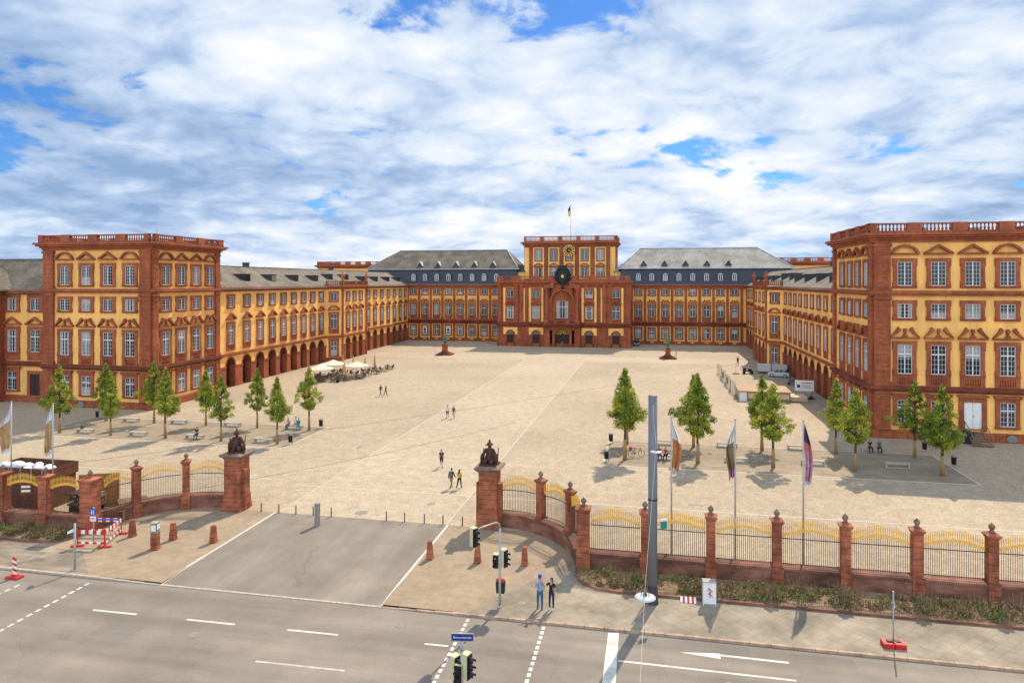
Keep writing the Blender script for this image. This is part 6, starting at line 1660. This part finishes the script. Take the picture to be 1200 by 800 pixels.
# ------------------------------------------------------------------ cars, trailer, building site by the right arcade
def car(name, label, loc, rz, paint, L_=3.9, W_=1.7, H_=1.46):
    t = thing(name, label, 'car', loc, rz); m = mat('car_paint_'+name+str(int(loc[0])), paint, .3, .04, 3, spec=.6)
    xs = [-L_/2,-L_/2+.12,-L_/2+.95,-L_/2+1.55,.25,L_/2-.55,L_/2-.08,L_/2]; 
    zt = [.62,.82,.95,1.36,H_,1.36,.95,.7]; zb = [.3,.2,.2,.2,.2,.2,.22,.32]
    q = MB(); rows = []
    for x, z, b_ in zip(xs, zt, zb):
        zz = min(z,.92); wq = W_/2*(.9 if abs(x) > L_/2-.1 else 1)
        rows.append([(x,-wq*.96,b_),(x,-wq,.5),(x,-wq*.97,zz),(x,wq*.97,zz),(x,wq,.5),(x,wq*.96,b_)])
    for a, c in zip(rows[:-1], rows[1:]):
        for i in range(6): j = (i+1)%6; q.face([a[i],c[i],c[j],a[j]], 0, False)
    q.face(rows[0]); q.face(rows[-1][::-1]); q.build('body', m, t)
    q = MB(); q.hexa([(-L_/2+.98,-W_*.46,.93),(L_/2-.12,-W_*.46,.93),(L_/2-.12,W_*.46,.93),(-L_/2+.98,W_*.46,.93),(-L_/2+1.65,-W_*.37,H_-.07),(L_/2-.6,-W_*.37,H_-.07),(L_/2-.6,W_*.37,H_-.07),(-L_/2+1.65,W_*.37,H_-.07)]); q.build('windows', M['carglass'], t)
    q = MB(); q.box(-L_/2+1.55,L_/2-.5,-W_*.385,W_*.385,H_-.068,H_)
    for s in (-1,1):
        for x in (.1,L_/2-.95): q.hexa([(x,s*W_*.465-.02,.92),(x+.1,s*W_*.465-.02,.92),(x+.1,s*W_*.465+.02,.92),(x,s*W_*.465+.02,.92),(x,s*W_*.378-.02,H_-.07),(x+.1,s*W_*.378-.02,H_-.07),(x+.1,s*W_*.378+.02,H_-.07),(x,s*W_*.378+.02,H_-.07)])
    q.build('roof', m, t)
    for x in (-L_/2+.75,L_/2-.7):
        for s in (-1,1):
            q = MB(); q.lathe(0,0,[(.31,-.1),(.32,-.08),(.32,.08),(.31,.1)],16); q.xf(Matrix.Rotation(PI/2,4,'X')); w = q.build('wheel', M['rubber'], t, (x,s*(W_/2-.07),.32))
            q = MB(); q.lathe(0,0,[(.2,-.115),(.2,.115)],12); q.xf(Matrix.Rotation(PI/2,4,'X')); obj('rim', q.mesh('rim', M['steel']), w)
    for s in (-1,1):
        q = MB(); q.box(-L_/2-.02,-L_/2+.1,s*.55-.18,s*.55+.18,.62,.76); q.build('headlight', M['whitep'], t)
        q = MB(); q.box(L_/2-.08,L_/2+.015,s*.6-.14,s*.6+.14,.72,.92); q.build('tail_light', M['red'], t)
    q = MB(); q.box(-L_/2-.03,-L_/2+.02,-.26,.26,.42,.53); q.build('number_plate', M['whitep'], t)
    return t
car('parked_car', 'silver hatchback parked side-on in front of the right arcade', (23.1,132.8,0), -.35, (.42,.43,.44), 3.7)
car('parked_car', 'small dark car with a pale bonnet parked at the foot of the right block', (-3.9,190.6,0), PI/2, (.05,.055,.06), 3.9)
t = thing('trailer', 'long low white box trailer parked behind the silver car', 'trailer', (22.6,137.4,0), -.05)
q = MB(); q.box(-2.5,2.6,-1,1,.5,1.75); q.build('box', M['lampgrey'], t); q = MB(); q.box(-2.55,2.65,-1.03,1.03,.38,.497); q.tube([(-2.5,0,.45),(-3.7,0,.45)],.05); q.build('chassis', M['black'], t)
for x in (-.3,.5):
    for s in (-1,1):
        q = MB(); q.lathe(0,0,[(.3,-.1),(.3,.1)],14); q.xf(Matrix.Rotation(PI/2,4,'X')); q.build('wheel', M['rubber'], t, (x,s*.95,.3))
t = thing('lamp_post', 'thin dark lamp post in front of the white trailer', 'lamp post', (22.2,135.6,0))
q = MB(); q.tube([(0,0,0),(0,0,4.6)],[.1,.06],8); q.build('post', M['mast'], t); q = MB(); q.lathe(0,0,[(.1,4.6),(.28,4.8),(.3,5.1),(.05,5.3)],10); q.build('lantern', M['mast'], t)
t = thing('hand_cart', 'small dark two-wheeled cart loaded with tools left of the white trailer', 'cart', (18.0,136.0,0))
q = MB(); q.box(-.9,.9,-.5,.5,.5,.7); q.box(-.85,-.3,-.4,.4,.703,1.2); q.box(.1,.7,-.3,.4,.703,1.05); q.build('bed', M['black'], t)
for x in (-.7,.7):
    q = MB(); q.lathe(0,0,[(.3,-.06),(.3,.06)],12); q.xf(Matrix.Rotation(PI/2,4,'X')); q.build('wheel', M['rubber'], t, (x,-.55,.3)); 
q = MB(); q.tube([(-.9,0,.6),(-1.8,0,1.0)],.03); q.build('handle', M['steel'], t)
t = thing('site_sign', 'thin pole on a dark square foot near the construction fence', 'sign pole', (15.8,135.4,0))
q = MB(); q.box(-.6,.6,-.3,.3,0,.15); q.build('foot', M['black'], t); q = MB(); q.tube([(0,0,.1),(0,0,2.2)],.04); q.build('post', M['steel'], t)
t = thing('excavator_cart', 'small dark wheelbarrow with rubble at the foot of the right arcade', 'wheelbarrow', (23.6,122.6,0))
q = MB(); q.hexa([(-.5,-.35,.4),(.5,-.35,.4),(.5,.35,.4),(-.5,.35,.4),(-.85,-.5,.85),(.75,-.5,.85),(.75,.5,.85),(-.85,.5,.85)]); q.build('tub', M['lead'], t)
q = MB(); rnd = random.Random(2)
for i in range(10): q.ball((rnd.uniform(-.6,.5),rnd.uniform(-.3,.3),.9),.2,0,6,4)
q.build('rubble', M['wall_stone'], t); q = MB(); q.lathe(0,0,[(.25,-.05),(.25,.05)],12); q.xf(Matrix.Rotation(PI/2,4,'X')); q.build('wheel', M['rubber'], t, (-.7,0,.25)); q = MB(); q.tube([(.3,-.3,.4),(1.4,-.35,.75)],.025); q.tube([(.3,.3,.4),(1.4,.35,.75)],.025); q.tube([(.5,-.3,.4),(.6,-.3,0)],.025); q.tube([(.5,.3,.4),(.6,.3,0)],.025); q.build('handle', M['wood'], t)
# mesh fence panels, zig-zag
ys = [134.6,130.8,127.2,123.6,120.2,116.6,113.2,109.6,106.2]
for i in range(8):
    a, c = Vector((12.4+.35*(i%2),ys[i],0)), Vector((12.4+.35*((i+1)%2),ys[i+1],0)); mid = (a+c)/2; u = c-a; ln = u.length
    t = thing('fence_panel', 'mesh construction fence panel, %s in the line from the far end' % ['first','second','third','fourth','fifth','sixth','seventh','eighth'][i], 'fence panel', tuple(mid), math.atan2(u.y,u.x), 'mesh construction fence panels')
    q = MB(); h = ln/2-.05; q.tube([(-h,0,.1),(-h,0,2.0),(h,0,2.0),(h,0,.1),(-h,0,.1)],.035,5); q.tube([(-h,0,1.05),(h,0,1.05)],.025,5); q.build('frame', M['steel'], t)
    q = MB()
    for k in range(1,22): x = -h+2*h*k/22; q.tube([(x,0,.12),(x,0,1.98)],.008,3,0,False)
    for k in range(1,8): q.tube([(-h,0,.1+.24*k),(h,0,.1+.24*k)],.008,3,0,False)
    q.build('mesh', M['steel'], t)
    q = MB(); q.box(-h-.35,-h+.35,-.11,.11,0,.14); q.build('foot', M['conc_d'], t)
    if i in (2,4,5): q = MB(); q.box(-h*.6,h*.2,-.05,-.036,.5,1.6); q.build('tarpaulin', M['wood'], t)
t = thing('site_shed', 'low boarded site shed with an orange and tan roof, inside the construction fence', 'shed', (16.3,105.0,0), -.03)
q = MB(); q.box(-3.5,3.5,0,6.2,0,1.35); q.build('wall', mat('cream_boards', (.60,.47,.30), .85, .1, 2, courses=.4, coursedark=.8), t)
q = MB(); q.box(-3.7,3.7,-.2,6.4,1.353,1.5); q.build('roof', mat('orange_tan_roof', (.46,.34,.22), .85, .3, .45, col2=(.33,.16,.08)), t)
q = MB(); q.box(-3.5,-2.5,-.05,-.001,0,1.35); q.build('door', M['whitep'], t)
q = MB(); q.box(-2.5,-2.35,-.08,-.002,0,1.35); q.box(-2.35,3.5,-.08,-.002,0,.4); q.box(-2.35,3.5,-.08,-.002,1.22,1.35); q.box(3.35,3.5,-.08,-.002,.4,1.22); q.build('frame', M['wood'], t)
t = thing('board_stack', 'stack of pale boards beside the site shed', 'boards', (21.0,106.8,0))
rnd = random.Random(8)
q = MB()
for k in range(6): q.box(-1.25+rnd.uniform(-.06,.06),1.2+rnd.uniform(-.06,.06),-1.6,1.7,.12+.11*k,.12+.11*k+.10)
q.build('boards', mat('pale_new_boards', (.60,.46,.29), .8, .12, 2), t); q = MB(); q.box(-1.1,-.95,-1.4,1.4,0,.12); q.box(.9,1.05,-1.4,1.4,0,.12); q.build('bearer', M['wood'], t)
t = thing('info_board', 'white information board with a blue emblem on a low trailer, near the right arcade', 'board', (22.5,108.8,0), -.05)
q = MB(); q.box(-1.3,1.3,-.04,.04,1.15,2.75,0); q.box(-1.05,-.6,-.05,-.041,1.65,2.1,1); q.box(-.4,1.1,-.05,-.041,2.3,2.42,2); q.box(-.4,.9,-.05,-.041,1.95,2.05,2); q.box(-.4,1.0,-.05,-.041,1.65,1.75,2); q.build('panel', [M['whitep'], M['navy'], M['lead']], t)
q = MB()
for x in (-1.15,1.15): q.tube([(x,0,.35),(x,0,2.7)],.04); q.tube([(x,.05,1.6),(x,1.0,.4)],.03)
q.box(-1.4,1.4,-.5,1.1,.3,.4); q.build('frame', M['steel'], t)
for x in (-.9,.9):
    q = MB(); q.lathe(0,0,[(.26,-.07),(.26,.07)],12); q.xf(Matrix.Rotation(PI/2,4,'X')); q.build('wheel', M['rubber'], t, (x,-.45,.26))
t = thing('dark_container', 'dark box container standing against the right pavilion plinth', 'container', (32.6,82.4,0))
q = MB(); q.box(-1.5,1.5,-.5,.5,.08,1.15); q.build('body', M['mast_dark'], t); q = MB(); q.frustum(0,0,1.153,1.3,1.55,.55,1.5,.45); q.build('lid', M['black'], t)

# ------------------------------------------------------------------ cafe terrace
def parasol(x, y, label, r=2.1, h=2.95, rz=0):
    t = thing('parasol', label, 'parasol', (x,y,0), rz, 'open cafe parasols')
    q = MB(); q.tube([(0,0,0),(0,0,h)],.04,6); q.build('pole', M['wood'], t); q = MB(); q.lathe(0,0,[(.4,0),(.4,.1),(.1,.15)],10); q.build('foot', M['conc_d'], t)
    q = MB(); n = 8
    for k in range(n):
        a, c = 2*PI*k/n, 2*PI*(k+1)/n
        p, s_ = (r*math.cos(a), r*math.sin(a)), (r*math.cos(c), r*math.sin(c))
        q.face([(0,0,h),(p[0]*.55,p[1]*.55,h-.52),(s_[0]*.55,s_[1]*.55,h-.52)]); q.face([(p[0]*.55,p[1]*.55,h-.52),(p[0],p[1],h-.8),(s_[0],s_[1],h-.8),(s_[0]*.55,s_[1]*.55,h-.52)])
        q.face([(p[0],p[1],h-.8),(p[0],p[1],h-.98),(s_[0],s_[1],h-.98),(s_[0],s_[1],h-.8)])
    q.build('canopy', M['canvas'], t)
parasol(-57.3,111.6,'open cream parasol nearest to the tree, left end of the cafe',2.4); parasol(-58.0,118.0,'open cream parasol behind, closest to the red arcade',2.5,3.0,.3); parasol(-52.9,116.9,'open cream parasol at the right of the cafe',2.4,2.95,.2)
for i,(x,y,s) in enumerate(((-53.5,113.2,1.12),(-60.6,127.5,1),(-58.1,127.0,.95),(-55.7,127.2,.9),(-53.9,127.8,1.05))):
    t = thing('closed_parasol', ['large folded tan parasol at the front of the cafe','slim folded parasol by the arcade piers, leftmost behind the cafe','slim folded parasol, second of the row behind the cafe','slim folded parasol, third of the row behind the cafe','slim folded parasol at the right end of the row behind the cafe'][i], 'parasol', (x,y,0), group='folded cafe parasols')
    q = MB(); q.tube([(0,0,0),(0,0,2.9*s)],.04,6); q.build('pole', M['wood'], t); w = 1.5 if i == 0 else 1
    q = MB(); q.lathe(0,0,[(.24*w,.75*s),(.27*w,.9*s),(.2*w,1.7*s),(.10*w,2.6*s),(.03,2.85*s)],8); q.build('folded_canopy', M['canvas_tan'], t); q = MB(); q.lathe(0,0,[(.3,0),(.3,.1),(.1,.14)],8); q.build('foot', M['conc_d'], t)
ct = MB(); ct.lathe(0,0,[(.40,.70),(.40,.74)],12); ct.tube([(0,0,.02),(0,0,.70)],.04); ct.lathe(0,0,[(.24,0),(.24,.03)],8); ctm = ct.mesh('cafe_table', M['wicker'])
ch = MB(); ch.box(-.23,.23,-.23,.23,.40,.46); ch.hexa([(-.23,.19,.46),(.23,.19,.46),(.23,.23,.46),(-.23,.23,.46),(-.22,.26,.88),(.22,.26,.88),(.22,.30,.88),(-.22,.30,.88)])
for sx_ in (-1,1):
    for sy_ in (-1,1): ch.box(sx_*.21-.02,sx_*.21+.02,sy_*.21-.02,sy_*.21+.02,0,.40)
    ch.box(sx_*.24-.02,sx_*.24+.02,-.2,.24,.62,.66); ch.box(sx_*.24-.02,sx_*.24+.02,-.2,-.16,.4,.62)
chm = ch.mesh('cafe_chair', M['wicker']); rnd = random.Random(4)
tabs = [(-58.6,110.8),(-56.5,110.6),(-54.3,110.9),(-57.6,113.0),(-55.2,113.1),(-52.7,112.4),(-51.3,114.9),(-54.9,115.6),(-57.0,116.0),(-59.3,115.2),(-51.6,118.3),(-54.3,119.0),(-56.8,119.4),(-51.0,121.8),(-53.6,122.6),(-51.0,125.5),(-53.2,126.2),(-51.2,129.0),(-58.8,120.8)]
for x, y in tabs:
    o = obj('cafe_table', ctm, None, (x,y,0)); tag(o, 'small round dark cafe table on the terrace among wicker chairs', 'table', 'cafe tables on the terrace')
    a0 = rnd.uniform(0,6)
    for k in range(4):
        a = a0+k*PI/2+rnd.uniform(-.2,.2); r_ = .72; o = obj('cafe_chair', chm, None, (x+r_*math.cos(a),y+r_*math.sin(a),0), a-PI/2); tag(o, 'grey-brown wicker cafe chair drawn up to a terrace table', 'chair', 'cafe chairs on the terrace')
t = thing('potted_plant', 'dark green potted plant at the front of the cafe terrace', 'plant', (-53.3,110.2,0))
q = MB(); q.lathe(0,0,[(.25,0),(.35,.5),(.37,.55)],10); q.build('pot', M['mast_dark'], t)
rnd = random.Random(6); obj('leaves', leaf_cloud('leaves', [(Vector((rnd.uniform(-.2,.2),rnd.uniform(-.2,.2),.85+rnd.uniform(-.15,.25))),.3,.15) for _ in range(5)], rnd, .09, 60), t)
